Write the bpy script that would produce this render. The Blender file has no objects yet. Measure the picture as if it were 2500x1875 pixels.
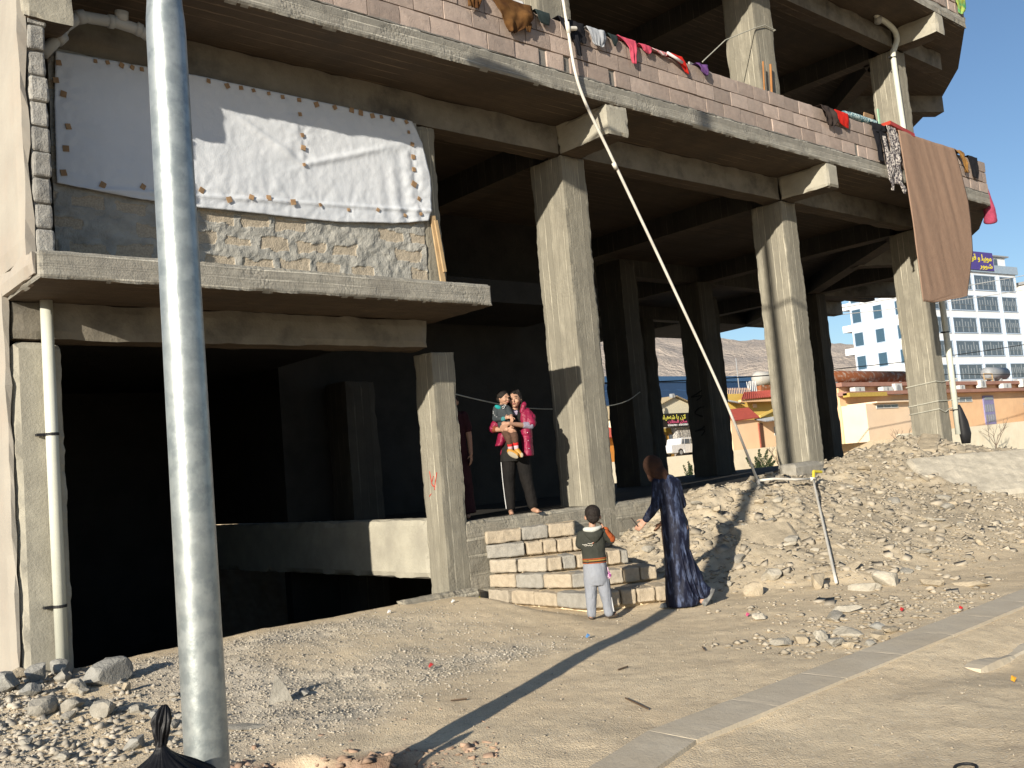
import bpy, bmesh, math, random
import numpy as np
from mathutils import Vector, Matrix, noise as mn
R = math.radians
S = bpy.context.scene
COL = S.collection

# ------------------------------------------------------------------ camera, sky, sun, exposure
YAW, PITCH, ROLL = 0.7231415, 0.08833903, -0.08590648
def cam_axes():
    cy, sy = math.cos(YAW), math.sin(YAW)
    fw = Vector((sy*math.cos(PITCH), cy*math.cos(PITCH), math.sin(PITCH)))
    r = Vector((cy, -sy, 0)); u = r.cross(fw)
    c, s = math.cos(ROLL), math.sin(ROLL)
    return c*r+s*u, -s*r+c*u, fw
cr, cu_, cf = cam_axes()
cd = bpy.data.cameras.new('camera'); cam = bpy.data.objects.new('camera', cd); COL.objects.link(cam)
m = Matrix((cr, cu_, -cf)).transposed().to_4x4(); m.translation = (0, 0, 1.55); cam.matrix_world = m
cd.sensor_width = 36; cd.lens = 2369/2500*36; cd.clip_start = 0.05; cd.clip_end = 4000
S.camera = cam
SUN_AZ, SUN_EL = R(22.4), R(17.4)          # azimuth the light travels towards, from +X to +Y
w = bpy.data.worlds.new('World'); S.world = w; w.use_nodes = True
nt = w.node_tree; nt.nodes.clear()
sky = nt.nodes.new('ShaderNodeTexSky'); sky.sky_type = 'NISHITA'; sky.sun_disc = False
sky.sun_elevation = SUN_EL; sky.sun_rotation = math.atan2(-math.cos(SUN_AZ), -math.sin(SUN_AZ))
sky.altitude = 400; sky.air_density = 1.0; sky.dust_density = 0.6; sky.ozone_density = 3.2
bgn = nt.nodes.new('ShaderNodeBackground'); bgn.inputs[1].default_value = 0.066
out = nt.nodes.new('ShaderNodeOutputWorld')
nt.links.new(sky.outputs[0], bgn.inputs[0]); nt.links.new(bgn.outputs[0], out.inputs[0])
sd = bpy.data.lights.new('sun', 'SUN'); sd.energy = 4.2; sd.angle = R(0.5); sd.color = (1.0, 0.915, 0.775)
so = bpy.data.objects.new('sun', sd); COL.objects.link(so)
ldir = Vector((math.cos(SUN_AZ)*math.cos(SUN_EL), math.sin(SUN_AZ)*math.cos(SUN_EL), -math.sin(SUN_EL)))
so.rotation_euler = ldir.to_track_quat('-Z', 'Y').to_euler(); so.location = (-20, -10, 20)
S.view_settings.view_transform = 'Standard'; S.view_settings.look = 'None'
S.view_settings.exposure = 0.90; S.view_settings.gamma = 1.0
S.cycles.use_denoising = True; S.cycles.max_bounces = 6; S.cycles.diffuse_bounces = 4

# ------------------------------------------------------------------ helpers
rnd = random.Random(7)
def nz(x, y, z=0.0): return mn.noise(Vector((x, y, z)))
def fbm(x, y, z=0.0, o=4):
    v, a = 0.0, 1.0
    for i in range(o):
        v += a*mn.noise(Vector((x, y, z))); x *= 2.03; y *= 2.03; z *= 2.03; a *= 0.5
    return v
def tag(o, label=None, cat=None, group=None, kind=None):
    if label: o['label'] = label
    if cat: o['category'] = cat
    if group: o['group'] = group
    if kind: o['kind'] = kind
    return o
def empty(name, loc, label=None, cat=None, group=None, rz=0, kind=None):
    o = bpy.data.objects.new(name, None); COL.objects.link(o)
    o.location = loc; o.rotation_euler = (0, 0, rz); o.empty_display_size = 0.2
    return tag(o, label, cat, group, kind)
def wmat(o):
    M = Matrix.Translation(o.location) @ o.rotation_euler.to_matrix().to_4x4()
    return wmat(o.parent) @ M if o.parent else M
def link(me, name, mat=None, parent=None, local=False, smooth=False, mats=None, origin=None):
    """Link a mesh whose vertices are in world space (or, with local, in its parent's space)."""
    o = bpy.data.objects.new(name, me); COL.objects.link(o)
    for q in (mats or ([mat] if mat else [])): me.materials.append(q)
    if parent is not None:
        if not local: me.transform(wmat(parent).inverted())
        o.parent = parent
    else:
        if origin is None:
            n = len(me.vertices); a = np.empty(n*3, np.float32); me.vertices.foreach_get('co', a); a = a.reshape(-1, 3)
            mi, ma = a.min(0), a.max(0); origin = ((mi[0]+ma[0])/2, (mi[1]+ma[1])/2, mi[2])
        me.transform(Matrix.Translation(Vector([-float(c) for c in origin]))); o.location = [float(c) for c in origin]
    if smooth:
        me.polygons.foreach_set('use_smooth', [True]*len(me.polygons))
    return o
def child_origin(o):
    """Move a child's origin to its own bounding-box centre (keeps the look)."""
    return o
class MB:
    def __init__(s): s.v = []; s.f = []; s.m = []; s.t = []
    def add(s, vs, fs, mi=0, tint=0.5):
        b = len(s.v); s.v += [tuple(v) for v in vs]; s.f += [tuple(b+i for i in f) for f in fs]
        s.m += [mi]*len(fs); s.t += [tint]*len(fs); return s
    def box(s, x0, x1, y0, y1, z0, z1, mi=0, tint=0.5, M=None):
        v = [(x0,y0,z0),(x1,y0,z0),(x1,y1,z0),(x0,y1,z0),(x0,y0,z1),(x1,y0,z1),(x1,y1,z1),(x0,y1,z1)]
        if M is not None: v = [M @ Vector(p) for p in v]
        return s.add(v, [(0,3,2,1),(4,5,6,7),(0,1,5,4),(1,2,6,5),(2,3,7,6),(3,0,4,7)], mi, tint)
    def tube(s, pts, rad, n=10, mi=0, cap=True, tint=0.5):
        pts = [Vector(p) for p in pts]; N = len(pts)
        if not isinstance(rad, (list, tuple)): rad = [rad]*N
        vs, fs = [], []; ref = None
        for i, p in enumerate(pts):
            d = (pts[min(i+1, N-1)]-pts[max(i-1, 0)]).normalized()
            if ref is None: ref = Vector((0,0,1)) if abs(d.z) < .9 else Vector((1,0,0))
            a = d.cross(ref).normalized(); b = d.cross(a).normalized(); ref = a.cross(d).normalized()
            for k in range(n):
                t = 2*math.pi*k/n; vs.append(p+(a*math.cos(t)+b*math.sin(t))*rad[i])
        for i in range(N-1):
            for k in range(n):
                k2 = (k+1) % n; fs.append((i*n+k, i*n+k2, (i+1)*n+k2, (i+1)*n+k))
        if cap: fs.append(tuple(range(n))); fs.append(tuple((N-1)*n+k for k in reversed(range(n))))
        return s.add(vs, fs, mi, tint)
    def prism(s, poly, z0, z1, mi=0, tint=0.5):
        n = len(poly); vs = [(x,y,z0) for x,y in poly]+[(x,y,z1) for x,y in poly]
        fs = [tuple(range(n-1,-1,-1)), tuple(range(n,2*n))]+[(i,(i+1)%n,n+(i+1)%n,n+i) for i in range(n)]
        return s.add(vs, fs, mi, tint)
    def build(s, name, mat=None, parent=None, smooth=False, mats=None, local=False, fix=True, tint=False, origin=None):
        me = bpy.data.meshes.new(name); me.from_pydata([tuple(v) for v in s.v], [], s.f)
        if mats: me.polygons.foreach_set('material_index', s.m)
        if tint:
            at = me.attributes.new('tint', 'FLOAT', 'FACE'); at.data.foreach_set('value', s.t)
        if fix:
            bm = bmesh.new(); bm.from_mesh(me); bmesh.ops.recalc_face_normals(bm, faces=bm.faces); bm.to_mesh(me); bm.free()
        me.update()
        return link(me, name, mat, parent, local, smooth, mats, origin)
def rough_box(mb, x0, x1, y0, y1, z0, z1, cell=0.06, amp=0.004, chip=0.02, seed=0.0, mi=0, tint=0.5, freq=6.0, M=None, rad=0.0):
    """Closed box with subdivided faces, uneven surface and chipped edges."""
    nx, ny, nz_ = [max(1, int(round((b-a)/cell))) for a, b in ((x0,x1),(y0,y1),(z0,z1))]
    vid, vs, fs = {}, [], []
    lo, hi = (x0,y0,z0), (x1,y1,z1); N = (nx,ny,nz_)
    def vert(i, j, k):
        key = (i,j,k)
        if key in vid: return vid[key]
        p = [lo[a]+(hi[a]-lo[a])*key[a]/N[a] for a in range(3)]
        d = [(-1 if key[a] == 0 else 1 if key[a] == N[a] else 0) for a in range(3)]
        on = sum(1 for q in d if q)
        q = (p[0]+seed, p[1]+seed*1.7, p[2])
        r = fbm(q[0]*freq, q[1]*freq, q[2]*freq, 3)
        if rad and on:
            q3 = [min(max(p[a], lo[a]+rad), hi[a]-rad) for a in range(3)]; v_ = Vector([p[a]-q3[a] for a in range(3)])
            if v_.length > 1e-6:
                v_ = v_.normalized()*rad*(1+.22*fbm(q[0]*16, q[1]*16, q[2]*16, 3)) + v_.normalized()*(r*amp+chip*.5*min(0, nz(q[0]*7, q[1]*7, q[2]*7)))
                p = [q3[a]+v_[a] for a in range(3)]
        elif on >= 2:
            c = max(0.0, nz(q[0]*3.1+9, q[1]*3.1, q[2]*3.1)+0.35)*chip*1.2+abs(fbm(q[0]*14, q[1]*14, q[2]*14, 2))*chip*0.8
            c = min(c, cell*.42)
            for a in range(3): p[a] -= d[a]*c
        elif on == 1:
            for a in range(3): p[a] += d[a]*r*amp
        vid[key] = len(vs); vs.append(tuple(p)); return vid[key]
    for a in range(3):
        b, c = (a+1)%3, (a+2)%3
        for side in (0, N[a]):
            for i in range(N[b]):
                for j in range(N[c]):
                    def K(u, w_):
                        k = [0,0,0]; k[a] = side; k[b] = u; k[c] = w_; return vert(*k)
                    q = (K(i,j), K(i+1,j), K(i+1,j+1), K(i,j+1))
                    fs.append(q if side else q[::-1])
    if M is not None: vs = [tuple(M @ Vector(v)) for v in vs]
    mb.add(vs, fs, mi, tint)
    return mb

# ------------------------------------------------------------------ materials
MAT = {}
KMUL = 0.90
def material(name, col=(0.5,0.5,0.5), rough=0.8, metal=0.0, col2=None, scale=8.0, bump=0.0, bscale=40.0, spec=0.3,
             seam=None, seams=0.12, stain=0.0, stain_col=(0.06,0.055,0.05), tintamt=0.0, streak=False, coord='Object', ramp=(0.35,0.65), pebble=0.0, trans=0.0, stretch=None):
    if name in MAT: return MAT[name]
    col = tuple(c*KMUL for c in col); col2 = tuple(c*KMUL for c in col2) if col2 else None; stain_col = tuple(c*KMUL for c in stain_col)
    m = bpy.data.materials.new(name); m.use_nodes = True; N = m.node_tree.nodes; L = m.node_tree.links
    N.clear(); o = N.new('ShaderNodeOutputMaterial'); p = N.new('ShaderNodeBsdfPrincipled'); L.new(p.outputs[0], o.inputs[0])
    p.inputs['Roughness'].default_value = rough; p.inputs['Metallic'].default_value = metal
    p.inputs['Specular IOR Level'].default_value = spec
    tc = N.new('ShaderNodeTexCoord'); C = tc.outputs[coord]
    if stretch:
        sm_ = N.new('ShaderNodeMapping'); L.new(C, sm_.inputs[0]); sm_.inputs['Scale'].default_value = stretch; C = sm_.outputs[0]
    def noise(sc, det=4, vec=C, ro=0.6):
        n = N.new('ShaderNodeTexNoise'); n.inputs['Scale'].default_value = sc; n.inputs['Detail'].default_value = det
        n.inputs['Roughness'].default_value = ro; L.new(vec, n.inputs['Vector']); return n.outputs[0]
    def rmp(f, a, b, c0=(0,0,0,1), c1=(1,1,1,1)):
        r = N.new('ShaderNodeValToRGB'); r.color_ramp.elements[0].position = a; r.color_ramp.elements[1].position = b
        r.color_ramp.elements[0].color = c0; r.color_ramp.elements[1].color = c1; L.new(f, r.inputs[0]); return r.outputs[0]
    def mix(f, a, b, mode='MIX'):
        x = N.new('ShaderNodeMix'); x.data_type = 'RGBA'; x.blend_type = mode
        if isinstance(f, (int,float)): x.inputs[0].default_value = f
        else: L.new(f, x.inputs[0])
        for s_, i in ((a,6),(b,7)):
            if isinstance(s_, tuple): x.inputs[i].default_value = (*s_[:3], 1)
            else: L.new(s_, x.inputs[i])
        return x.outputs[2]
    def mth(op, a, b=None):
        x = N.new('ShaderNodeMath'); x.operation = op
        for i, s_ in enumerate((a, b)):
            if s_ is None: continue
            if isinstance(s_, (int,float)): x.inputs[i].default_value = s_
            else: L.new(s_, x.inputs[i])
        return x.outputs[0]
    base = mix(rmp(noise(scale, 6), *ramp), col, col2 if col2 else tuple(c*0.8 for c in col))
    heights = []
    if seam:
        sx = N.new('ShaderNodeSeparateXYZ'); L.new(C, sx.inputs[0])
        c_ = mth('ADD', mth('ADD', sx.outputs[0], sx.outputs[1]), mth('MULTIPLY', noise(1.2, 2), 0.03)) if seam == 'V' else mth('ADD', sx.outputs[2 if seam == 'H' else 1], mth('MULTIPLY', noise(0.8, 2), 0.03))
        q = mth('DIVIDE', c_, seams); fl = mth('FLOOR', q); fr = mth('FRACT', q)
        wn = N.new('ShaderNodeTexWhiteNoise'); wn.noise_dimensions = '1D'; L.new(fl, wn.inputs['W'])
        base = mix(mth('MULTIPLY', wn.outputs[0], 0.85), base, tuple(c*0.55 for c in col))
        dd = mth('ABSOLUTE', mth('SUBTRACT', fr, 0.5))
        line = mth('GREATER_THAN', mth('ADD', dd, mth('MULTIPLY', noise(9, 3), 0.08)), 0.452)
        mq = N.new('ShaderNodeMapping'); L.new(C, mq.inputs[0]); mq.inputs['Scale'].default_value = (4, 4, .5) if seam == 'V' else (.5, .5, 6)
        br = rmp(noise(1.6, 5, mq.outputs[0]), .45, .62)
        base = mix(mth('MULTIPLY', line, mth('MULTIPLY', br, 0.95)), base, tuple(min(0.75, c*1.55) for c in col))
        groove = mth('SUBTRACT', mth('GREATER_THAN', mth('ADD', dd, mth('MULTIPLY', noise(9, 3), 0.08)), 0.395), line)
        base = mix(mth('MULTIPLY', groove, 0.45), base, tuple(c*0.35 for c in col))
        heights.append((mth('MULTIPLY', line, 1.0), 0.35))
        heights.append((wn.outputs[0], 0.25))
        mp = N.new('ShaderNodeMapping'); L.new(C, mp.inputs[0])
        mp.inputs['Scale'].default_value = (18, 18, 1.2) if seam == 'V' else (1.2, 1.2, 22) if seam == 'H' else (1.2, 20, 20)
        gr = noise(3.0, 5, mp.outputs[0])
        base = mix(mth('MULTIPLY', rmp(gr, 0.42, 0.62), 0.7), base, tuple(c*0.6 for c in col))
        heights.append((gr, 0.25))
    if stain:
        mp = N.new('ShaderNodeMapping'); L.new(C, mp.inputs[0]); mp.inputs['Scale'].default_value = (1.5, 1.5, 0.5 if streak else 1.5)
        st = mth('MULTIPLY', rmp(noise(1.1, 7, mp.outputs[0], 0.65), 0.48, 0.68), stain)
        base = mix(st, base, stain_col)
    if tintamt:
        at = N.new('ShaderNodeAttribute'); at.attribute_name = 'tint'
        hs = N.new('ShaderNodeHueSaturation'); L.new(base, hs.inputs['Color'])
        L.new(mth('ADD', mth('MULTIPLY', at.outputs['Fac'], tintamt), 1.0-tintamt*0.5), hs.inputs['Value']); base = hs.outputs[0]
    L.new(base, p.inputs['Base Color'])
    if bump:
        h = None
        for s_, wt in [(noise(bscale, 6), 1.0), (noise(bscale*0.22, 4), 0.8)]+heights:
            t_ = mth('MULTIPLY', s_, wt); h = t_ if h is None else mth('ADD', h, t_)
        if pebble:
            vo = N.new('ShaderNodeTexVoronoi'); vo.inputs['Scale'].default_value = pebble; L.new(C, vo.inputs['Vector'])
            msk = rmp(noise(2.2, 3), 0.5, 0.62)
            h = mth('ADD', h, mth('MULTIPLY', mth('MULTIPLY', vo.outputs[0], msk), -1.3))
        b = N.new('ShaderNodeBump'); b.inputs['Strength'].default_value = 1.0; b.inputs['Distance'].default_value = bump
        L.new(h, b.inputs['Height']); L.new(b.outputs[0], p.inputs['Normal'])
    if trans:
        tr = N.new('ShaderNodeBsdfTranslucent'); L.new(base, tr.inputs[0]); ms = N.new('ShaderNodeMixShader'); ms.inputs[0].default_value = trans
        L.new(p.outputs[0], ms.inputs[1]); L.new(tr.outputs[0], ms.inputs[2]); L.new(ms.outputs[0], o.inputs[0])
    MAT[name] = m; return m
def M_(name, col, **k): return material(name, col, **k)
CON_V = material('concrete_vertical_boards', (0.34,0.315,0.25), col2=(0.26,0.24,0.19), seam='V', seams=0.115, bump=0.0035, bscale=60, stain=0.25, stain_col=(0.15,0.14,0.12), scale=5, pebble=26)
CON_H = material('concrete_horizontal_boards', (0.385,0.365,0.31), col2=(0.305,0.285,0.245), seam='H', seams=0.09, bump=0.006, bscale=60, stain=0.25, stain_col=(0.13,0.12,0.105), scale=4, pebble=30)
CON_F = material('concrete_plinth', (0.38,0.35,0.28), col2=(0.29,0.265,0.215), seam='H', seams=0.2, bump=0.008, bscale=45, stain=0.3, stain_col=(0.21,0.17,0.12), scale=3, pebble=24)
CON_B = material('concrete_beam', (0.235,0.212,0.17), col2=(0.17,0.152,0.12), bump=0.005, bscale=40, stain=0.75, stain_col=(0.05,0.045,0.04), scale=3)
CON_I = material('concrete_inner_shaded', (0.085,0.076,0.06), col2=(0.055,0.048,0.038), seam='V', seams=0.14, bump=0.004, bscale=30, stain=0.5, stain_col=(0.03,0.03,0.027), scale=2)  # same concrete as the front columns, interior shade put into the colour
CON_S = material('concrete_soffit_shaded', (0.125,0.09,0.058), col2=(0.075,0.054,0.036), seam='Y', seams=0.16, bump=0.004, bscale=30, stain=0.5, stain_col=(0.05,0.042,0.034), scale=2.2)  # brown form stain, with the shade under the slabs put into the colour
CON_D = material('concrete_room_shaded', (0.034,0.030,0.025), col2=(0.020,0.018,0.015), bump=0.006, bscale=25, stain=0.5, stain_col=(0.03,0.03,0.028), scale=2)  # near-black: the darkness of the rooms is put into the colour
CON_P = material('concrete_bright_face', (0.42,0.395,0.32), col2=(0.33,0.31,0.255), bump=0.005, bscale=40, stain=0.3, stain_col=(0.24,0.22,0.18), scale=3)
PLASTER = material('cream_plaster', (0.40,0.37,0.315), col2=(0.34,0.31,0.265), bump=0.003, bscale=14, scale=1.4, stain=0.3, stain_col=(0.42,0.33,0.26))
# ------------------------------------------------------------------ terrain height
_rs = np.random.RandomState(3); _T = _rs.rand(256, 256)
def vn(x, y):
    xi = np.floor(x).astype(int); yi = np.floor(y).astype(int); fx = x-xi; fy = y-yi
    fx = fx*fx*(3-2*fx); fy = fy*fy*(3-2*fy)
    a = _T[xi & 255, yi & 255]; b = _T[(xi+1) & 255, yi & 255]; c = _T[xi & 255, (yi+1) & 255]; d = _T[(xi+1) & 255, (yi+1) & 255]
    return (a*(1-fx)+b*fx)*(1-fy)+(c*(1-fx)+d*fx)*fy-0.5
def vfbm(x, y, f, o=4, g=0.5):
    v = 0; a = 1.0
    for i in range(o): v = v+a*vn(x*f+i*17.3, y*f+i*5.7); f *= 2.1; a *= g
    return v
def sst(t): t = np.clip(t, 0, 1); return t*t*(3-2*t)
def pile_mask(x, y):
    toe = np.interp(x, [7.4, 8.0, 8.6, 9.5, 10.0, 12.4, 16, 22, 30], [9.1, 8.6, 7.0, 6.0, 5.3, 5.0, 5.0, 5.2, 5.6])
    return np.clip((y-toe)/np.maximum(8.7-toe, .1), 0, 1)*(x > 7.4)
def height(x, y, detail=True):
    x = np.asarray(x, float); y = np.asarray(y, float)
    h = 0.2*sst((y-6.3)/2.5)*(1-sst((x-6.7)/0.55))
    h = h-0.07*sst((3.6-y)/0.5)*sst((x-3.5)/3.0)
    top = np.interp(x, [7.6, 8.6, 9.6, 11.3, 14, 15.5, 18, 19.2, 20.7, 22, 26], [.05, .18, .5, .95, 1.08, 1.27, 1.47, 1.30, .98, .72, .4])
    pm = pile_mask(x, y)
    prof = 0.55*pm+0.45*sst(pm)
    h = h+top*prof
    back = np.exp(-np.clip((y-9.0)/0.7, 0, 9)**2)
    h = np.where((y > 9.05) & (x > 7), np.where(x > 12, 0.45+(h-0.45)*back, np.minimum(h, 0.2)), h)
    inb = ((x > 2.3) & (x < 6.95) & (y > 9.03) & (y < 24)) | ((x > 6.9) & (x < 14) & (y > 9.35) & (y < 20))
    far = sst((y-10)/6.0)*(x > 12)
    h = h*(1-far)+far*(-.65+0*x)
    d = 0.035*vfbm(x, y, 0.7, 3)+0.012*vfbm(x, y, 3.0, 4)
    if detail:
        d = d+0.004*vfbm(x, y, 22.0, 2)
        d = d+pm*(0.18*vfbm(x, y, 1.3, 3)+0.15*np.abs(vfbm(x, y, 4.0, 4))+.05*np.abs(vfbm(x, y, 11.0, 3)))
        gv = gravel_mask(x, y); d = d+gv*0.02*vfbm(x, y, 30.0, 2)+gv*0.04*vfbm(x, y, 3.5, 2)
    h = h+d*np.where(y > 12, 0.3, 1)
    f_ = .66*x+.75*y; r_ = .75*x-.65*y; hole = sst((r_+1.55)/0.12)*sst((-.62-r_)/0.15)*sst((5.72+0.2*vfbm(x, y, 3, 2)-f_)/0.09)*sst((f_-4.5)/0.4)
    h = h-hole*(0.35+0.30*vfbm(x, y, 9, 4))
    kb = sst((3.25-y)/0.25)*sst((x-6.2)/0.6); h = h-0.05*kb
    return np.where(inb, -1.6, h)
def gravel_mask(x, y):
    a = sst((6.6-x)/1.5)*sst((y-4.9-0.25*np.clip(x-2, 0, 9))/0.8)*sst((8.9-y)/0.6)
    return np.clip(a*(0.6+1.5*vfbm(x, y, 0.9, 3)), 0, 1)
def H(x, y): return float(height(np.array([x]), np.array([y]), False)[0])
def HD(x, y): return float(height(np.array([x]), np.array([y]), True)[0])

def axis(segs):
    r = []
    for a, b, s_ in segs: r += list(np.arange(a, b-1e-6, s_))
    return np.array(r+[segs[-1][1]])
gx = axis([(-120, -20, 20), (-20, -2, 1.5), (-2, 1, .2), (1, 13, .034), (13, 24, .085), (24, 60, 1.5), (60, 300, 12)])
gy = axis([(-80, -10, 14), (-10, 1, 1.0), (1, 2.2, .12), (2.2, 9.1, .034), (9.1, 11, .12), (11, 40, 1.5), (40, 400, 30)])
X, Y = np.meshgrid(gx, gy); Z = height(X, Y)
nxg, nyg = len(gx), len(gy)
me = bpy.data.meshes.new('ground')
vv = np.stack([X.ravel(), Y.ravel(), Z.ravel()], 1)
ii, jj = np.meshgrid(np.arange(nxg-1), np.arange(nyg-1)); b0 = (jj*nxg+ii).ravel()
quads = np.stack([b0, b0+1, b0+1+nxg, b0+nxg], 1)
me.vertices.add(len(vv)); me.vertices.foreach_set('co', vv.ravel().astype(np.float32))
me.loops.add(len(quads)*4); me.loops.foreach_set('vertex_index', quads.ravel().astype(np.int32))
me.polygons.add(len(quads)); me.polygons.foreach_set('loop_start', (np.arange(len(quads))*4).astype(np.int32))
me.update(calc_edges=True); me.validate()
def pt_attr(me, name, a): at = me.attributes.new(name, 'FLOAT', 'POINT'); at.data.foreach_set('value', np.asarray(a, np.float32).ravel())
pt_attr(me, 'gravel', gravel_mask(X, Y))
pt_attr(me, 'rubble', np.clip(pile_mask(X, Y)*3, 0, 1))
red = sst((5.95-.66*X-.75*Y)/0.3)*sst((-.2-(.75*X-.65*Y))/0.6)*1.0+sst((2.9-X)/0.5)*sst((Y-8.0)/1.2)*0.7+sst((2.3-Y)/0.8)*sst((X-3.4)/1.0)*0.8+sst((2.6-X)/.6)*sst((6.2-Y)/.8)*.5
pt_attr(me, 'red', np.clip(red*(0.8+0.8*vfbm(X, Y, 1.7, 3)), 0, 1))
me.polygons.foreach_set('use_smooth', [True]*len(quads))
def ground_mat():
    m = bpy.data.materials.new('dusty_ground'); m.use_nodes = True; N = m.node_tree.nodes; L = m.node_tree.links
    p = N['Principled BSDF']; p.inputs['Roughness'].default_value = 0.95; p.inputs['Specular IOR Level'].default_value = 0.1
    tc = N.new('ShaderNodeTexCoord'); C = tc.outputs['Object']
    def noise(sc, det=5, ro=0.6):
        n = N.new('ShaderNodeTexNoise'); n.inputs['Scale'].default_value = sc; n.inputs['Detail'].default_value = det; n.inputs['Roughness'].default_value = ro; L.new(C, n.inputs[0]); return n.outputs[0]
    def ramp(f, a, b):
        r = N.new('ShaderNodeValToRGB'); r.color_ramp.elements[0].position = a; r.color_ramp.elements[1].position = b; L.new(f, r.inputs[0]); return r.outputs[0]
    def mix(f, a, b):
        x = N.new('ShaderNodeMix'); x.data_type = 'RGBA'; L.new(f, x.inputs[0])
        for s_, i in ((a,6),(b,7)):
            if isinstance(s_, tuple): x.inputs[i].default_value = (*s_, 1)
            else: L.new(s_, x.inputs[i])
        return x.outputs[2]
    def mul(a, b, op='MULTIPLY'):
        x = N.new('ShaderNodeMath'); x.operation = op
        for i, s_ in enumerate((a, b)):
            if isinstance(s_, (int,float)): x.inputs[i].default_value = s_
            else: L.new(s_, x.inputs[i])
        return x.outputs[0]
    def attr(n): a = N.new('ShaderNodeAttribute'); a.attribute_name = n; return a.outputs['Fac']
    base = mix(ramp(noise(0.8, 6), .35, .65), (0.68,0.56,0.385), (0.59,0.475,0.32))
    base = mix(mul(ramp(noise(7, 6, .7), .45, .7), .5), base, (0.40,0.32,0.225))
    base = mix(mul(ramp(noise(45, 3), .58, .68), .6), base, (0.66,0.60,0.49))
    base = mix(mul(ramp(noise(28, 3), .60, .70), .5), base, (0.30,0.235,0.17))
    base = mix(mul(attr('gravel'), .75), base, mix(ramp(noise(35, 2), .4, .6), (0.50,0.46,0.39), (0.37,0.34,0.29)))
    base = mix(mul(attr('rubble'), .7), base, mix(ramp(noise(6, 5), .4, .62), (0.37,0.325,0.25), (0.265,0.228,0.17)))
    base = mix(attr('red'), base, mix(ramp(noise(5, 5), .4, .6), (0.36,0.25,0.18), (0.20,0.13,0.09)))
    L.new(base, p.inputs['Base Color'])
    v = N.new('ShaderNodeTexVoronoi'); v.inputs['Scale'].default_value = 90; L.new(C, v.inputs[0])
    h = mul(mul(noise(60, 5), 0.7), mul(v.outputs[0], -0.5), 'ADD'); h = mul(h, mul(noise(9, 6, .65), 1.1), 'ADD')
    b = N.new('ShaderNodeBump'); b.inputs['Distance'].default_value = 0.007; L.new(h, b.inputs['Height']); L.new(b.outputs[0], p.inputs['Normal'])
    return m
GROUND = ground_mat()
g = link(me, 'ground', GROUND, origin=(0, 0, 0)); tag(g, kind='structure')

# ------------------------------------------------------------------ the unfinished concrete building
B = empty('unfinished_building', (8.0, 9.0, 0.0), 'bare concrete frame of an unfinished multi storey building with block parapets', 'building')
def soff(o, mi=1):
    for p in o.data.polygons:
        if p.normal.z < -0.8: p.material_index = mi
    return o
def rb(name, x0, x1, y0, y1, z0, z1, mat, cell=0.07, amp=0.004, chip=0.018, seed=0.0, under=None, label=None):
    mb = MB(); rough_box(mb, x0, x1, y0, y1, z0, z1, cell, amp, chip, seed)
    o = mb.build(name, None if under else mat, B, mats=[mat, under] if under else None, fix=False)
    if under: soff(o)
    if label: o['label'] = label
    return o
COLS = [(6.73,7.07,9.0,9.36,-1.6,3.0), (9.17,9.63,9.0,9.62,0.3,5.74), (14.40,14.86,9.0,9.62,0.3,5.74), (19.28,19.72,9.0,9.62,0.6,5.74)]
for i, c in enumerate(COLS): rb('column', *c, CON_V, 0.045, 0.003, 0.012, seed=i*3.3)
rb('column', 2.26, 2.67, 9.0, 9.4, -1.6, 3.02, CON_P, 0.06, 0.005, 0.03, seed=9.1, label='left end pillar behind the white drain pipe, rough and honeycombed near its foot')
rb('column', 6.76, 7.06, 9.0, 9.3, 3.6, 5.74, CON_V, 0.06, 0.004, 0.02, seed=4.4)
for i, c in enumerate([(9.0,9.66,9.02,9.62,6.39,9.56), (14.2,14.78,9.0,9.62,6.39,9.56), (19.30,19.72,9.0,9.6,6.39,9.56)]): rb('column', *c, CON_V, 0.05, 0.003, 0.014, seed=20+i*2.9)
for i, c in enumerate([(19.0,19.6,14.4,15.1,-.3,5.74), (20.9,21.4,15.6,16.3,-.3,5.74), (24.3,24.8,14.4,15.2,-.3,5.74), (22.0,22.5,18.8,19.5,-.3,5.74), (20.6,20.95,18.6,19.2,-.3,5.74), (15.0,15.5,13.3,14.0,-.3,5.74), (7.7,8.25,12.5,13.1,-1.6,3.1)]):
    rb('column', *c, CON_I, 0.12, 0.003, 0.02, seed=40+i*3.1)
POLY = [(2.26,8.12),(20.70,8.12),(22.8,9.2),(24.4,10.35),(27.5,13.4),(29.6,17),(30.5,20.5),(31,24),(2.26,24)]
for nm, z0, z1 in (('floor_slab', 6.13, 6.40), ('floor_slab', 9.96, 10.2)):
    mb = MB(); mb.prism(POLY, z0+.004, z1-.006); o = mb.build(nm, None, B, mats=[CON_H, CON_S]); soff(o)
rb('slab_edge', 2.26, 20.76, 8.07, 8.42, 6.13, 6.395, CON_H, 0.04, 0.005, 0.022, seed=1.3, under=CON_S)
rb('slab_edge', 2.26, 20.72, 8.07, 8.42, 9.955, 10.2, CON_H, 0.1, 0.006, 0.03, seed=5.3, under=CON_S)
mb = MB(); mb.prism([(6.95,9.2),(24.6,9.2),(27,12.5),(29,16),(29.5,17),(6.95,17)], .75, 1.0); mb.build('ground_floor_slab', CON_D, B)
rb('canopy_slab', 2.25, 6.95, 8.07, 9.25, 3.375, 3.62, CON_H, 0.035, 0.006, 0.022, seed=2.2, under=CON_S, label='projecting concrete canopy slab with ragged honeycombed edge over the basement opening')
mb = MB(); mb.prism([(2.3,9.25),(6.98,9.25),(6.98,16.4),(2.3,16.4)], 3.385, 3.61); mb.build('floor_slab', CON_D, B)
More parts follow.
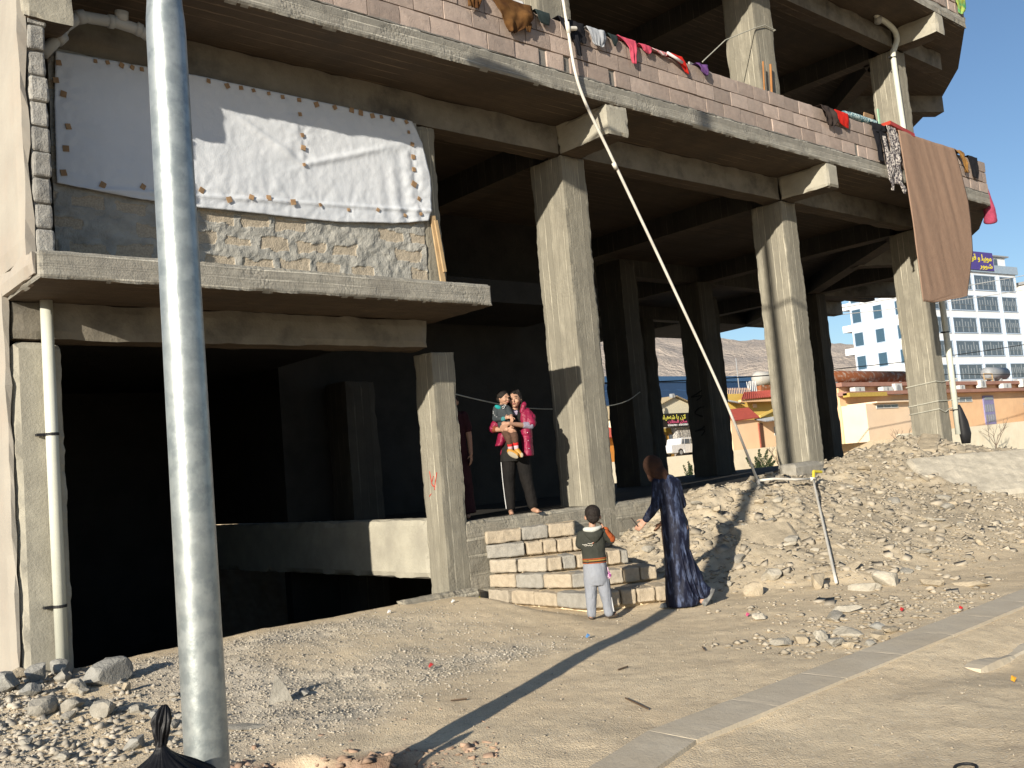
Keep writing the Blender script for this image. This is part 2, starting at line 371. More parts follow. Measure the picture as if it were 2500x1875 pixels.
# beams
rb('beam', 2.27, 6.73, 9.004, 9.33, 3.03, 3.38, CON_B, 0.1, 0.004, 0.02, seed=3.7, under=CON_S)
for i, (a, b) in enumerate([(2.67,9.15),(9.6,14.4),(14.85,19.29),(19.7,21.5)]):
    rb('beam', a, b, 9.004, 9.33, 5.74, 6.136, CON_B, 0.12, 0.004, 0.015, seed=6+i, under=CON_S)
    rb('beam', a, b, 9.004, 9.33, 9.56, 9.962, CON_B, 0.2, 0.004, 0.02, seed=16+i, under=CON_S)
for i, (a, b) in enumerate([(2.26,2.64),(9.15,9.55),(14.40,14.78),(19.28,19.68)]):
    if i: rb('cantilever_beam', a, b, 8.085, 9.02, 5.725, 6.15, CON_P, 0.06, 0.004, 0.025, seed=7+i*1.3, under=CON_S)
    else: rb('cantilever_beam', a, b+.03, 8.26, 8.95, 5.63, 6.15, CON_P, 0.06, 0.004, 0.025, seed=7.7, under=CON_S)
    rb('cantilever_beam', a, b, 8.085, 9.02, 9.55, 9.975, CON_P, 0.1, 0.004, 0.03, seed=11+i*1.3, under=CON_S)
def slant(name, p, q, w_, z0, z1, mat):
    p = Vector((*p, 0)); q = Vector((*q, 0)); d = (q-p).normalized(); n = Vector((-d.y, d.x, 0))*w_/2
    mb = MB(); mb.prism([(p+n)[:2], (q+n)[:2], (q-n)[:2], (p-n)[:2]][::-1], z0, z1); return mb.build(name, None, B, mats=[mat, CON_S])
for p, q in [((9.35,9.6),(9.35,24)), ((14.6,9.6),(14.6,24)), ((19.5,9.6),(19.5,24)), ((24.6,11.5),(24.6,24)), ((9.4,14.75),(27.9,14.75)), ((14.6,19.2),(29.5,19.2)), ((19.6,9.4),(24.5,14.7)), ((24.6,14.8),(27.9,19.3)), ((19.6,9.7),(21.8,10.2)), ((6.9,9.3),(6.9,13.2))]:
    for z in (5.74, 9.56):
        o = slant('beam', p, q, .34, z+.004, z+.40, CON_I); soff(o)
for p, q in [((24.5,14.8),(27.9,13.85)), ((27.7,19.1),(30.1,19.0)), ((21.8,11.8),(24.3,10.4)), ((26,17),(29.4,16.7))]:
    for z in (5.72, 9.54):
        o = slant('cantilever_beam', p, q, .36, z, z+.42, CON_B); soff(o)
# foundation / plinth
rb('foundation_wall', 7.0, 14.6, 9.0, 9.3, -.4, 1.0, CON_F, 0.05, 0.008, 0.05, seed=8.8, label='low board marked concrete plinth wall with a crumbled top edge')
mb = MB(); rough_box(mb, 14.6, 24.5, 9.02, 9.3, -.4, .985, .3, .01, .03, 2.2); mb.build('foundation_wall', CON_F, B, fix=False)
rb('tie_beam', 6.745, 6.99, 9.36, 16.4, 0.36, 1.07, CON_P, 0.08, 0.006, 0.03, seed=5.9, label='pale sunlit tie wall running back inside the basement opening')
rb('footing', 6.0, 7.1, 8.86, 9.02, -.5, 0.25, CON_F, 0.06, 0.01, 0.04, seed=3.1)
# side wall, its plaster and jamb blocks
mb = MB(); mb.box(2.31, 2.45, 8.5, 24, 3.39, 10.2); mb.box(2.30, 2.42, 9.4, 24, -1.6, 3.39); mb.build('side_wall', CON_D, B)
mb = MB(); rough_box(mb, 2.22, 2.305, 8.30, 24, 3.60, 10.4, .16, .004, .02, 1.1); rough_box(mb, 2.20, 2.262, 8.09, 24, 3.40, 3.61, .1, .004, .02, 1.1)
rough_box(mb, 2.20, 2.262, 9.0, 24, -.4, 3.44, .16, .006, .02, 2.1)
mb.build('plaster_coat', PLASTER, B, fix=False)
BLK = material('grey_block', (0.36,0.35,0.32), col2=(0.28,0.27,0.25), bump=0.01, bscale=70, scale=12, tintamt=0.3)
mb = MB(); z = 3.63; k = 0
while z < 5.6:
    rough_box(mb, 2.305, 2.455+rnd.uniform(-.012,.012), 8.30+rnd.uniform(-.012,.015), 8.52, z, z+.212, .022, .010, .02, k*1.7, 0, rnd.random(), rad=.022); z += .218; k += 1
mb.box(2.308, 2.44, 8.335, 8.5, 3.6, 5.62, 0, .2)
mb.build('block_jamb', BLK, B, fix=False, tint=True, smooth=False)
# infill wall behind the tarpaulin: tan blocks in heavy smeared mortar
def infill_mat():
    m = bpy.data.materials.new('tan_blocks_in_mortar'); m.use_nodes = True; N = m.node_tree.nodes; L = m.node_tree.links
    p = N['Principled BSDF']; p.inputs['Roughness'].default_value = 0.9; p.inputs['Specular IOR Level'].default_value = .15
    at = N.new('ShaderNodeAttribute'); at.attribute_name = 'brick'
    tc = N.new('ShaderNodeTexCoord'); C = tc.outputs['Object']
    def noise(sc, det=4):
        n = N.new('ShaderNodeTexNoise'); n.inputs['Scale'].default_value = sc; n.inputs['Detail'].default_value = det; L.new(C, n.inputs[0]); return n.outputs[0]
    def mix(f, a, b):
        x = N.new('ShaderNodeMix'); x.data_type = 'RGBA'; L.new(f, x.inputs[0])
        for s_, i in ((a,6),(b,7)):
            if isinstance(s_, tuple): x.inputs[i].default_value = (*s_, 1)
            else: L.new(s_, x.inputs[i])
        return x.outputs[2]
    def ramp(f, a, b):
        r = N.new('ShaderNodeValToRGB'); r.color_ramp.elements[0].position = a; r.color_ramp.elements[1].position = b; L.new(f, r.inputs[0]); return r.outputs[0]
    mort = mix(ramp(noise(6), .35, .65), (0.37,0.36,0.325), (0.27,0.265,0.24))
    brk = mix(ramp(noise(60, 3), .4, .6), (0.42,0.36,0.275), (0.33,0.285,0.22))
    L.new(mix(ramp(at.outputs['Fac'], .35, .55), mort, brk), p.inputs['Base Color'])
    b = N.new('ShaderNodeBump'); b.inputs['Distance'].default_value = .008; L.new(noise(70), b.inputs['Height']); L.new(b.outputs[0], p.inputs['Normal'])
    return m
xs = np.arange(2.66, 6.78, .016); zs = np.arange(3.6, 5.76, .016); XX, ZZ = np.meshgrid(xs, zs)
XW = XX+.05*vfbm(XX, ZZ, 3.1, 2); ZW = ZZ+.035*vfbm(XX+40, ZZ, 2.3, 2)
row = np.floor((ZW-3.57)/.215); fu = ((XW+row*.21)/.42) % 1.0; fz = ((ZW-3.57)/.215) % 1.0
ed = np.minimum(np.minimum(fu, 1-fu)*.42, np.minimum(fz, 1-fz)*.215)
cid = np.floor((XW+row*.21)/.42)
rndb = _T[(cid.astype(int)*37+11) & 255, (row.astype(int)*91+5) & 255]
brick = sst((ed-.028-rndb*.03+.045*vfbm(XX, ZZ, 7, 4))/.014)*(rndb > .12)
YY = 9.005-(.016*vfbm(XX, ZZ, 14, 3)+.012*vfbm(XX, ZZ, 5, 2))*(1-.6*brick)+.010*brick-.012
me = bpy.data.meshes.new('infill_wall'); n1, n2 = len(xs), len(zs)
ii, jj = np.meshgrid(np.arange(n1-1), np.arange(n2-1)); b0 = (jj*n1+ii).ravel(); q = np.stack([b0, b0+1, b0+1+n1, b0+n1], 1)
nb = n1*n2; vv = list(map(tuple, np.stack([XX.ravel(), YY.ravel(), ZZ.ravel()], 1))); ff = list(map(tuple, q))
ring = [i for i in range(n1)]+[j*n1+n1-1 for j in range(1, n2)]+[(n2-1)*n1+i for i in range(n1-2, -1, -1)]+[j*n1 for j in range(n2-2, 0, -1)]
for k in ring: vv.append((vv[k][0], 9.18, vv[k][2]))
for a in range(len(ring)):
    b = (a+1) % len(ring); ff.append((ring[b], ring[a], nb+a, nb+b))
ff.append(tuple(nb+a for a in range(len(ring))))
me.from_pydata(vv, [], ff); pt_attr(me, 'brick', np.concatenate([brick.ravel(), np.zeros(len(ring))])); me.update()
link(me, 'infill_wall', infill_mat(), B)
# dark partitions and basement
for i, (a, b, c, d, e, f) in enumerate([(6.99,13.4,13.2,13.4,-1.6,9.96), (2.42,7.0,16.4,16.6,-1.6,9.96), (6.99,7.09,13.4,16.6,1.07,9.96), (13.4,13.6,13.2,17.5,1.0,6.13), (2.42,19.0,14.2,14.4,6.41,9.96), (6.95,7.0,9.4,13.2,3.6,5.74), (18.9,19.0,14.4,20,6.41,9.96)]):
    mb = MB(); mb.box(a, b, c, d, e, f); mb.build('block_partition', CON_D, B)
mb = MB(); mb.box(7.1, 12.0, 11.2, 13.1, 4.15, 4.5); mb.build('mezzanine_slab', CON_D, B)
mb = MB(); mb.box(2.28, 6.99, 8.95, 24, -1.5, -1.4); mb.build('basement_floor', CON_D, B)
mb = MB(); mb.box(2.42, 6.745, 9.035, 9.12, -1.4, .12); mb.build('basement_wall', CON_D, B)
# parapet of pink blocks
PINK = material('pink_block', (0.415,0.33,0.28), col2=(0.345,0.275,0.235), bump=0.006, bscale=85, scale=10, tintamt=0.42, stain=0.25, stain_col=(0.27,0.25,0.23))
MORT = material('grey_mortar', (0.22,0.21,0.19), bump=0.006, bscale=50)
def parapet(x0, x1, y0, z0, courses, name='parapet_wall', ch=0.222):
    mb = MB(); r = random.Random(int(x0*10+z0)); 
    for cI in range(courses):
        x = x0-(0.205 if cI % 2 else 0)
        while x < x1:
            L_ = 0.41; a = max(x, x0)+.003; b = min(x+L_, x1)-.003
            if b-a > .06:
                y_ = y0+r.uniform(-.005, .007); zz = z0+cI*ch
                if cI == 0 and r.random() < .12: a += .12
                rough_box(mb, a, b, y_, y_+.16, zz+.008+r.uniform(-.003,.004), zz+ch-.003+(r.uniform(-.006,.008) if cI == courses-1 else 0), .08, .002, .005, r.uniform(0,50), 0, r.random())
            x += L_
    mb.box(x0+.01, x1-.01, y0+.03, y0+.14, z0-.01, z0+courses*ch-.02, 1, .3)
    return mb.build(name, None, B, mats=[PINK, MORT], fix=False, tint=True)
parapet(2.3, 20.74, 8.09, 6.395, 3); parapet(17.0, 20.7, 8.09, 10.2, 3)
mb = MB(); rough_box(mb, 2.3, 20.74, 8.078, 8.16, 6.385, 6.412, .06, .006, .012, 4.2, 1); mb.build('mortar_bed', None, B, mats=[MORT, MORT], fix=False)
def wall_path(pts, t_, z0, z1, mat, name):
    for a, b in zip(pts, pts[1:]):
        a = Vector((*a, 0)); b = Vector((*b, 0)); d = (b-a).normalized(); n = Vector((-d.y, d.x, 0))*t_
        mb = MB(); mb.prism([a[:2], b[:2], (b+n)[:2], (a+n)[:2]], z0, z1, 0, .5); mb.build(name, mat, B, tint=True)
wall_path([(20.74,8.12),(22.75,9.2),(24.35,10.35),(27.4,13.4),(29.5,17)], .15, 6.40, 7.04, PINK, 'parapet_wall')
wall_path([(20.7,8.12),(22.7,9.2)], .15, 10.2, 10.85, PINK, 'parapet_wall')
# drain pipes belong to the building
PVC = material('ivory_pvc', (0.62,0.63,0.55), col2=(0.56,0.57,0.49), rough=0.45, scale=3, spec=.4)
PVCG = material('grey_pvc', (0.42,0.42,0.40), col2=(0.34,0.34,0.32), rough=0.5, scale=3)
BLACK = material('black_rubber', (0.02,0.02,0.022), rough=0.6)
def pipe(pts, rad, mat, rings=(), label=None, n=18):
    mb = MB(); mb.tube(pts, rad, n); o = mb.build('drain_pipe', mat, B, smooth=True)
    if label: o['label'] = label
    return o
def bracket(par, x, y, z, r_, mat=BLACK):
    mb = MB(); mb.tube([(x,y,z-.012),(x,y,z+.012)], r_+.006, 18); mb.box(x-r_-.07, x-r_, y-.006, y+.006+.05, z-.011, z+.011); return mb.build('bracket', mat, par)
o = pipe([(2.54,8.93,3.40),(2.54,8.93,2.0),(2.545,8.93,.17)], .052, PVC, label='ivory plastic down pipe on the left end pillar, held by two black straps')
bracket(o, 2.54, 8.93, 2.2, .052); bracket(o, 2.543, 8.93, .73, .052)
def smooth_path(pts, k=6):
    P = [Vector(p) for p in pts]; out = []
    for i in range(len(P)-1):
        p0, p1, p2, p3 = P[max(i-1,0)], P[i], P[i+1], P[min(i+2,len(P)-1)]
        for j in range(k):
            t = j/k; out.append(0.5*((2*p1)+(p2-p0)*t+(2*p0-5*p1+4*p2-p3)*t*t+(3*p1-p0-3*p2+p3)*t**3))
    out.append(P[-1]); return out
o = pipe([(2.50,8.6,5.48),(2.64,8.6,5.66),(2.70,8.6,5.78),(2.84,8.6,5.91),(3.16,8.6,5.93),(3.36,8.6,5.91),(3.52,8.6,5.83),(3.75,8.62,5.80)], .052, PVCG, label='grey plastic waste pipe with elbows under the slab at top left')
for (a, b) in (((2.62,8.6,5.63),(2.68,8.6,5.70)), ((2.80,8.6,5.885),(2.87,8.6,5.915)), ((3.08,8.6,5.925),(3.13,8.6,5.928)), ((3.33,8.6,5.92),(3.38,8.6,5.905))):
    MB().tube([a, b], .062, 16).build('pipe_collar', PVCG, o, smooth=True)
MB().tube([(3.2,8.6,5.95),(3.2,8.58,6.04)], .06, 16).build('pipe_collar', PVCG, o, smooth=True)
o = pipe(smooth_path([(18.35,8.85,10.0),(18.42,8.85,9.96),(18.75,8.85,9.93),(19.06,8.85,9.84),(19.14,8.85,9.66),(19.03,8.88,9.45),(18.98,8.9,9.3),(18.99,8.9,8.6),(19.06,8.9,7.1)], 4), .055, PVC, label='white waste pipe elbowing down the upper right column')
bracket(o, 18.98, 8.9, 9.25, .055); MB().tube([(18.44,8.85,9.96),(18.40,8.85,9.84)], .07, 16).build('pipe_collar', PVCG, o, smooth=True)
o = pipe([(19.82,8.93,5.6),(19.84,8.93,4.3),(19.86,8.93,3.1),(19.84,8.93,1.5)], .06, PVC, label='white down pipe beside the right end column behind the brown carpet')
for z in (3.6, 2.0): bracket(o, 19.85, 8.93, z, .06)
# ------------------------------------------------------------------ tarpaulin with its cardboard patches
NAILS = [(2.74,5.59),(2.71,5.42),(2.77,5.3),(2.8,5.0),(2.77,4.79),(2.74,4.56),(3.08,4.49),(3.45,4.52),(3.07,5.68),(3.18,5.69),(3.31,5.69),(3.41,5.69),(3.5,5.69),(4.17,5.71),(4.37,5.7),(4.52,5.71),(4.66,5.71),(4.83,5.71),(4.99,5.7),(5.19,5.71),(5.4,5.7),(5.63,5.71),(5.19,5.55),(5.2,5.32),(5.2,5.18),(5.19,4.99),(4.03,4.56),(4.31,4.5),(4.55,4.55),(4.75,4.57),(5.03,4.56),(5.36,4.57),(5.85,5.72),(5.97,5.71),(6.12,5.7),(6.24,5.71),(6.4,5.71),(6.59,5.71),(6.61,5.59),(6.65,5.45),(6.65,5.3),(6.65,5.15),(6.63,4.97),(6.69,4.8),(6.7,4.62),(6.48,4.58),(6.1,4.6),(5.72,4.56)]
def tarp_y(x, z):
    x = np.asarray(x, float); z = np.asarray(z, float)
    y = 0.022*vfbm(x, z, 1.1, 2)+0.004*vfbm(x*1.0, z*0.35, 9, 3)+0.004*vfbm(x+z, z-x, 16, 3)
    for i, (nx_, nz_) in enumerate(NAILS):
        big = (5.7 > nz_ > 4.9 and 5.0 < nx_ < 5.4) or nz_ < 4.6 or nx_ > 6.5 or nx_ < 2.9
        dx, dz = x-nx_, z-nz_; r = np.hypot(dx, dz)+1e-4; th = np.arctan2(dz, dx)
        y = y+(0.0045 if big else 0.002)*np.cos(th*(5+i % 4)+i)*(r/.12)*np.exp(-r/.14)
        y = y+0.006*np.exp(-(r/.05)**2)
    # long drag folds running to the right edge and to the single nail in the middle
    y = y-0.018*np.exp(-((z-(4.99+.33*(x-5.19)))/.035)**2)*sst((x-5.1)/.2)*sst((6.5-x)/.5)
    y = y-0.014*np.exp(-((z-(5.0-.55*(x-5.19)))/.04)**2)*sst((5.2-x)/.2)*sst((x-4.2)/.4)
    y = y-0.009*np.cos((x-6.2)*26+z*3)*np.exp(-((x-6.45)/.28)**2)*sst((5.4-z)/.3)
    y = y-0.018*np.exp(-((z-(4.50+.06*(x-4)))/.02)**2)
    return 8.945+y
ns, ntt = 230, 80
sx = np.linspace(0, 1, ns); tz = np.linspace(0, 1, ntt); SX, TZ = np.meshgrid(sx, tz)
xl = np.interp(TZ, [0,.6,1], [2.68,2.69,2.72]); xr = np.interp(TZ, [0,.12,.45,.8,1], [6.81,6.86,6.89,6.80,6.68])
XX = xl+(xr-xl)*SX
zb = np.interp(XX, [2.68,3.0,3.4,4.02,5.6,6.3,6.8], [4.46,4.43,4.40,4.385,4.41,4.47,4.55])+.006*vfbm(XX, XX, 2, 2)
zt = np.interp(XX, [2.7,4.0,6.5,6.7,6.9], [5.70,5.745,5.74,5.735,5.70])
ZZ = zb+(zt-zb)*TZ; YY = tarp_y(XX, ZZ)
mb = MB(); n = ns*ntt
vf = [tuple(p) for p in np.stack([XX.ravel(), YY.ravel(), ZZ.ravel()], 1)]
vb = [(a, b+.004, c) for a, b, c in vf]
fs = []
for j in range(ntt-1):
    for i in range(ns-1):
        a = j*ns+i; fs.append((a, a+1, a+1+ns, a+ns)); fs.append((n+a, n+a+ns, n+a+1+ns, n+a+1))
ring = list(range(ns))+[j*ns+ns-1 for j in range(1, ntt)]+[(ntt-1)*ns+i for i in range(ns-2, -1, -1)]+[j*ns for j in range(ntt-2, 0, -1)]
for k in range(len(ring)): a, b = ring[k], ring[(k+1) % len(ring)]; fs.append((b, a, n+a, n+b))
mb.add(vf+vb, fs)
TARP = material('white_tarp', (0.66,0.685,0.72), col2=(0.61,0.64,0.68), rough=0.62, bump=0.0025, bscale=70, scale=2, spec=.35)
tarp = tag(mb.build('tarpaulin', TARP, smooth=True, fix=False), 'large white plastic tarpaulin nailed over the block wall with small brown cardboard squares', 'tarpaulin')
CARD = material('brown_cardboard', (0.40,0.26,0.14), col2=(0.28,0.17,0.09), scale=20)
for i, (x, z) in enumerate(NAILS):
    s_ = rnd.uniform(.016, .029)*(1.5 if i in (4, 27, 42) else 1); y = float(tarp_y(np.array([x]), np.array([z]))[0])-.012
    Mx = Matrix.Translation((x, y, z)) @ Matrix.Rotation(rnd.uniform(-.5,.5), 4, 'Y') @ Matrix.Rotation(rnd.uniform(-.2,.2), 4, 'Z')
    mb = MB(); mb.add([Mx @ Vector(p) for p in [(-s_,-.004,-s_*rnd.uniform(.8,1.3)),(s_,-.004,-s_),(s_*rnd.uniform(.6,1.1),-.004,s_),(-s_,-.002,s_*rnd.uniform(.8,1.2)),(-s_,.004,-s_),(s_,.004,-s_),(s_,.004,s_),(-s_,.004,s_)]],
                      [(0,1,2,3),(7,6,5,4),(0,4,5,1),(1,5,6,2),(2,6,7,3),(3,7,4,0)])
    mb.build('cardboard_patch', CARD, tarp)
WOOD = material('pale_timber', (0.50,0.36,0.20), col2=(0.38,0.26,0.14), seam=None, bump=.003, bscale=20, scale=6)
mb = MB(); mb.box(-.035,.035,-.012,.012,0,1.0, M=Matrix.Translation((6.99,8.97,3.63)) @ Matrix.Rotation(-.10, 4, 'Y'))
mb.box(-.02,.02,-.012,.012,0,.62, M=Matrix.Translation((6.985,8.94,3.95)) @ Matrix.Rotation(-.12, 4, 'Y'))
tag(mb.build('timber_batten', WOOD), 'pale split timber batten leaning against the slim column right of the tarpaulin', 'timber')

# ------------------------------------------------------------------ washing on the parapet
def cloth(name, label, cat, rows, mat, y=8.045, fold=.012, fq=22, over=True, group=None, nx_=18, dz=.02, thick=.006, seed=0, bulge=0.02, crumple=1.5):
    rows = sorted(rows, key=lambda r: -r[0]); zt_, zb_ = rows[0][0], rows[-1][0]
    nzr = max(3, int((zt_-zb_)/dz)); zz = np.linspace(zt_, zb_, nzr)
    rz = [-r[0] for r in rows]; L_ = np.interp(-zz, rz, [r[1] for r in rows]); R_ = np.interp(-zz, rz, [r[2] for r in rows])
    grid = []
    if over: 
        for yy in (8.25, 8.17): grid.append([(L_[0]+(R_[0]-L_[0])*i/(nx_-1), yy, max(zt_, 7.075)) for i in range(nx_)])
    for k in range(nzr):
        t = k/(nzr-1); row = []
        for i in range(nx_):
            s_ = i/(nx_-1); x = L_[k]+(R_[k]-L_[k])*s_
            f = math.cos(s_*fq*(.35+.1*math.sin(seed))+2*nz(seed, t*1.5)+seed)*fold*(.25+t)+fold*crumple*fbm(x*5, zz[k]*5, seed, 3)+(0 if crumple > 1 else .03*fbm(x*1.6+.4*zz[k], seed, zz[k]*.22, 3))
            z_ = zz[k]+(.012*fbm(x*9, seed, 0, 2) if k == nzr-1 else 0)
            row.append((x, y-abs(f)-bulge*math.sin(math.pi*min(1, t*1.1))*.6, z_))
        grid.append(row)
    nr = len(grid); mb = MB(); vf = [p for r in grid for p in r]; n = len(vf)
    vb = [(a, b+thick, c) for a, b, c in vf]
    if over:
        for i in range(2*nx_): vb[i] = (vb[i][0], vb[i][1]+.0, vb[i][2]-thick)
    fs = []
    for j in range(nr-1):
        for i in range(nx_-1):
            a = j*nx_+i; fs.append((a, a+nx_, a+nx_+1, a+1)); fs.append((n+a, n+a+1, n+a+nx_+1, n+a+nx_))
    ring = list(range(nx_))+[j*nx_+nx_-1 for j in range(1, nr)]+[(nr-1)*nx_+i for i in range(nx_-2, -1, -1)]+[j*nx_ for j in range(nr-2, 0, -1)]
    for k in range(len(ring)): a, b = ring[k], ring[(k+1) % len(ring)]; fs.append((a, b, n+b, n+a))
    mb.add(vf+vb, fs)
    return tag(mb.build(name, mat, smooth=True), label, cat, group)
def fab(name, c, c2=None, **k): return material(name, c, col2=c2 or tuple(q*.7 for q in c), rough=.9, bump=.002, bscale=90, spec=.1, **k)
WG = 'washing hung over the block parapet'
F_BRN = fab('brown_fur_cloth', (0.17,0.085,0.03), (0.07,0.03,0.012), scale=6); F_BLK = fab('black_cloth', (0.022,0.022,0.026)); F_GRY = fab('light_grey_cloth', (0.45,0.47,0.50), scale=3)
F_GRN = fab('dark_green_cloth', (0.035,0.05,0.05)); F_PNK = fab('pink_cloth', (0.68,0.10,0.16)); F_RED = fab('red_cloth', (0.66,0.03,0.02)); F_PUR = fab('purple_cloth', (0.13,0.06,0.20))
cloth('jacket', 'shaggy brown jacket hung over the parapet, the largest washing left of the white hose', 'jacket', [(7.085,7.22,7.92),(7.0,7.28,7.93),(6.88,7.36,7.88),(6.78,7.44,7.80),(6.67,7.52,7.60)], F_BRN, fold=.03, fq=16, bulge=.06, group=WG, seed=1)
cloth('jacket_sleeve', 'brown sleeve end hanging at the top edge left of the shaggy brown jacket', 'sleeve', [(7.08,6.92,7.12),(6.95,6.90,7.12),(6.83,6.93,7.08)], F_BRN, fold=.02, group=WG, seed=2)
cloth('tattered_sleeve', 'brown hanging end below the right side of the shaggy brown jacket', 'sleeve', [(6.86,7.76,7.90),(6.74,7.80,7.86)], F_BRN, y=8.03, over=False, fold=.01, group=WG, seed=3, nx_=8)
cloth('undershirt', 'white cloth behind the top of the shaggy brown jacket', 'shirt', [(7.16,7.62,7.86),(7.03,7.64,7.86)], fab('white_cloth', (0.7,0.7,0.7)), y=8.11, over=False, group=WG, seed=4)
cloth('folded_cloth', 'small dark green folded cloth on the parapet between the brown jacket and the hose', 'cloth', [(7.08,7.99,8.23),(6.97,8.03,8.22),(6.92,8.07,8.21)], F_GRN, fold=.004, group=WG, seed=5)
sw = cloth('sweater', 'black sweater draped over the parapet just right of the hose, one sleeve dangling', 'sweater', [(7.085,8.36,8.82),(7.0,8.40,8.82),(6.88,8.52,8.83),(6.82,8.60,8.82)], F_BLK, fold=.02, group=WG, seed=6)
c_ = cloth('sleeve', None, None, [(6.90,8.55,8.68),(6.75,8.60,8.70),(6.63,8.62,8.71)], F_BLK, y=8.02, over=False, fold=.012, nx_=8, seed=7); mw = c_.matrix_world; loc = c_.location.copy(); c_.parent = sw; c_.location = loc-sw.location
cloth('shorts', 'light grey shorts hung over the parapet right of the black sweater', 'shorts', [(7.085,8.88,9.22),(6.98,8.92,9.21),(6.90,8.95,9.18),(6.85,9.00,9.14)], F_GRY, fold=.02, fq=30, group=WG, seed=8)
cloth('sock', 'small dark green sock on the parapet between grey shorts and pink leggings', 'sock', [(7.085,9.27,9.45),(7.02,9.31,9.45),(6.94,9.38,9.41)], F_GRN, fold=.004, group=WG, seed=9)
pk = cloth('leggings', 'pink child leggings hanging over the parapet with one leg down', 'leggings', [(7.10,9.45,9.82),(7.04,9.60,9.82),(6.98,9.66,9.81),(6.85,9.68,9.79),(6.77,9.71,9.78)], F_PNK, fold=.012, group=WG, seed=10)
cloth('pink_rag', 'crumpled small pink garment on the parapet right of the pink leggings', 'garment', [(7.09,9.88,10.14),(7.03,9.93,10.13),(6.98,9.97,10.08)], F_PNK, fold=.02, group=WG, seed=11)
cloth('ribbon', 'thin red and white strip of clothing along the top of the parapet', 'garment', [(7.085,10.14,10.45),(7.05,10.22,10.46),(7.02,10.32,10.42)], fab('red_white_cloth', (0.6,0.08,0.08), (0.6,0.6,0.6), scale=25), fold=.015, group=WG, seed=12)
rs = cloth('red_pullover', 'red and white pullover on the parapet with one red sleeve pointing down', 'pullover', [(7.10,10.48,10.80),(7.04,10.62,10.84),(6.96,10.74,10.88),(6.87,10.83,10.91)], F_RED, fold=.012, group=WG, seed=13)
MB().tube([(10.45,8.03,7.08),(10.6,8.0,7.02),(10.72,7.99,6.98)], .02, 8).build('collar', fab('white_cloth2', (0.7,0.66,0.66)), rs, smooth=True)
cloth('purple_rag', 'small crumpled purple garment near the big upper column', 'garment', [(7.085,11.10,11.36),(7.0,11.17,11.36),(6.93,11.26,11.32)], F_PUR, fold=.03, group=WG, seed=14)
cloth('dark_shirt', 'dark brown shirt on the parapet left of a red cloth', 'shirt', [(7.09,14.36,14.76),(6.95,14.38,14.77),(6.85,14.42,14.80),(6.77,14.50,14.72)], fab('dark_brown_cloth', (0.05,0.038,0.034)), fold=.03, bulge=.06, group=WG, seed=15)
cloth('red_rag', 'bright red cloth on the parapet right of the dark brown shirt', 'cloth', [(7.09,14.80,15.23),(6.95,14.86,15.22),(6.88,14.92,15.20),(6.83,15.10,15.19)], F_RED, fold=.008, group=WG, seed=16)
tr = cloth('trousers', 'black trousers hanging over the parapet behind the patterned pair', 'trousers', [(7.09,16.0,16.50),(6.98,16.0,16.50),(6.93,16.02,16.20)], F_BLK, fold=.015, group=WG, seed=17)
for (a, b, c2, d2, e) in ((16.0,16.22,16.10,16.26,6.40), (16.24,16.50,16.36,16.48,6.36)):
    k_ = cloth('trouser_leg', None, None, [(6.95,a,b),(e,c2,d2)], F_BLK, y=8.035, over=False, fold=.012, nx_=10, seed=a); l_ = k_.location.copy(); k_.parent = tr; k_.location = l_-tr.location
F_PAT = material('patterned_cloth', (0.50,0.46,0.42), col2=(0.06,0.05,0.06), rough=.9, scale=26, ramp=(.46,.54), bump=.002)
tp = cloth('patterned_trousers', 'black and white patterned trousers hanging far down below the slab edge', 'trousers', [(7.09,16.46,16.80),(6.8,16.50,16.84),(6.45,16.38,16.82),(6.15,16.24,16.76),(6.02,16.28,16.70)], F_PAT, y=8.0, fold=.025, group=WG, seed=19)
for pts in ([(6.10,16.24,16.38),(5.87,16.30,16.40)], [(6.08,16.58,16.72),(5.95,16.66,16.82),(5.86,16.72,16.80)], [(6.85,16.22,16.32),(6.1,16.24,16.40)]):
    k_ = cloth('trouser_leg', None, None, pts, F_PAT, y=7.97, over=False, fold=.015, nx_=8, seed=pts[0][1]); l_ = k_.location.copy(); k_.parent = tp; k_.location = l_-tp.location
cloth('brown_shirt', 'crumpled ochre brown shirt with dangling sleeve right of the brown carpet', 'shirt', [(7.10,19.24,19.62),(6.98,19.34,19.62),(6.86,19.48,19.68),(6.68,19.56,19.70)], fab('ochre_cloth', (0.30,0.16,0.05)), fold=.03, bulge=.07, group=WG, seed=21)
cloth('black_skirt', 'plain black cloth near the outer corner of the parapet', 'cloth', [(7.08,19.86,20.27),(6.75,19.90,20.24),(6.64,19.98,20.2)], F_BLK, fold=.01, group=WG, seed=22)
mb = MB(); mb.tube(smooth_path([(20.80,8.25,6.9),(20.84,8.2,6.5),(20.95,8.2,6.1),(21.05,8.25,5.86)], 5), [.03,.04,.05,.06,.07,.08,.085,.09,.10,.11,.12,.12,.13,.13,.14,.12], 10); o = mb.build('pink_blanket', fab('deep_pink', (0.42,0.07,0.13)), smooth=True); tag(o, 'deep pink blanket hanging down around the outer corner of the building', 'blanket', WG)
cloth('green_blanket', 'green and yellow cloth on the highest parapet at the top right corner', 'blanket', [(10.88,20.15,20.74),(10.6,20.2,20.75),(10.38,20.30,20.72),(10.20,20.36,20.5)], fab('green_print', (0.05,0.32,0.14), (0.5,0.5,0.08), scale=7), over=False, y=8.06, fold=.02, seed=23)
cloth('hanging_blanket', 'dark blanket hanging under the slab behind the second large column', 'blanket', [(6.1,25.2,27.0),(5.2,25.3,27.1),(4.9,25.4,26.9)], F_BLK, y=12.6, over=False, fold=.06, seed=24)
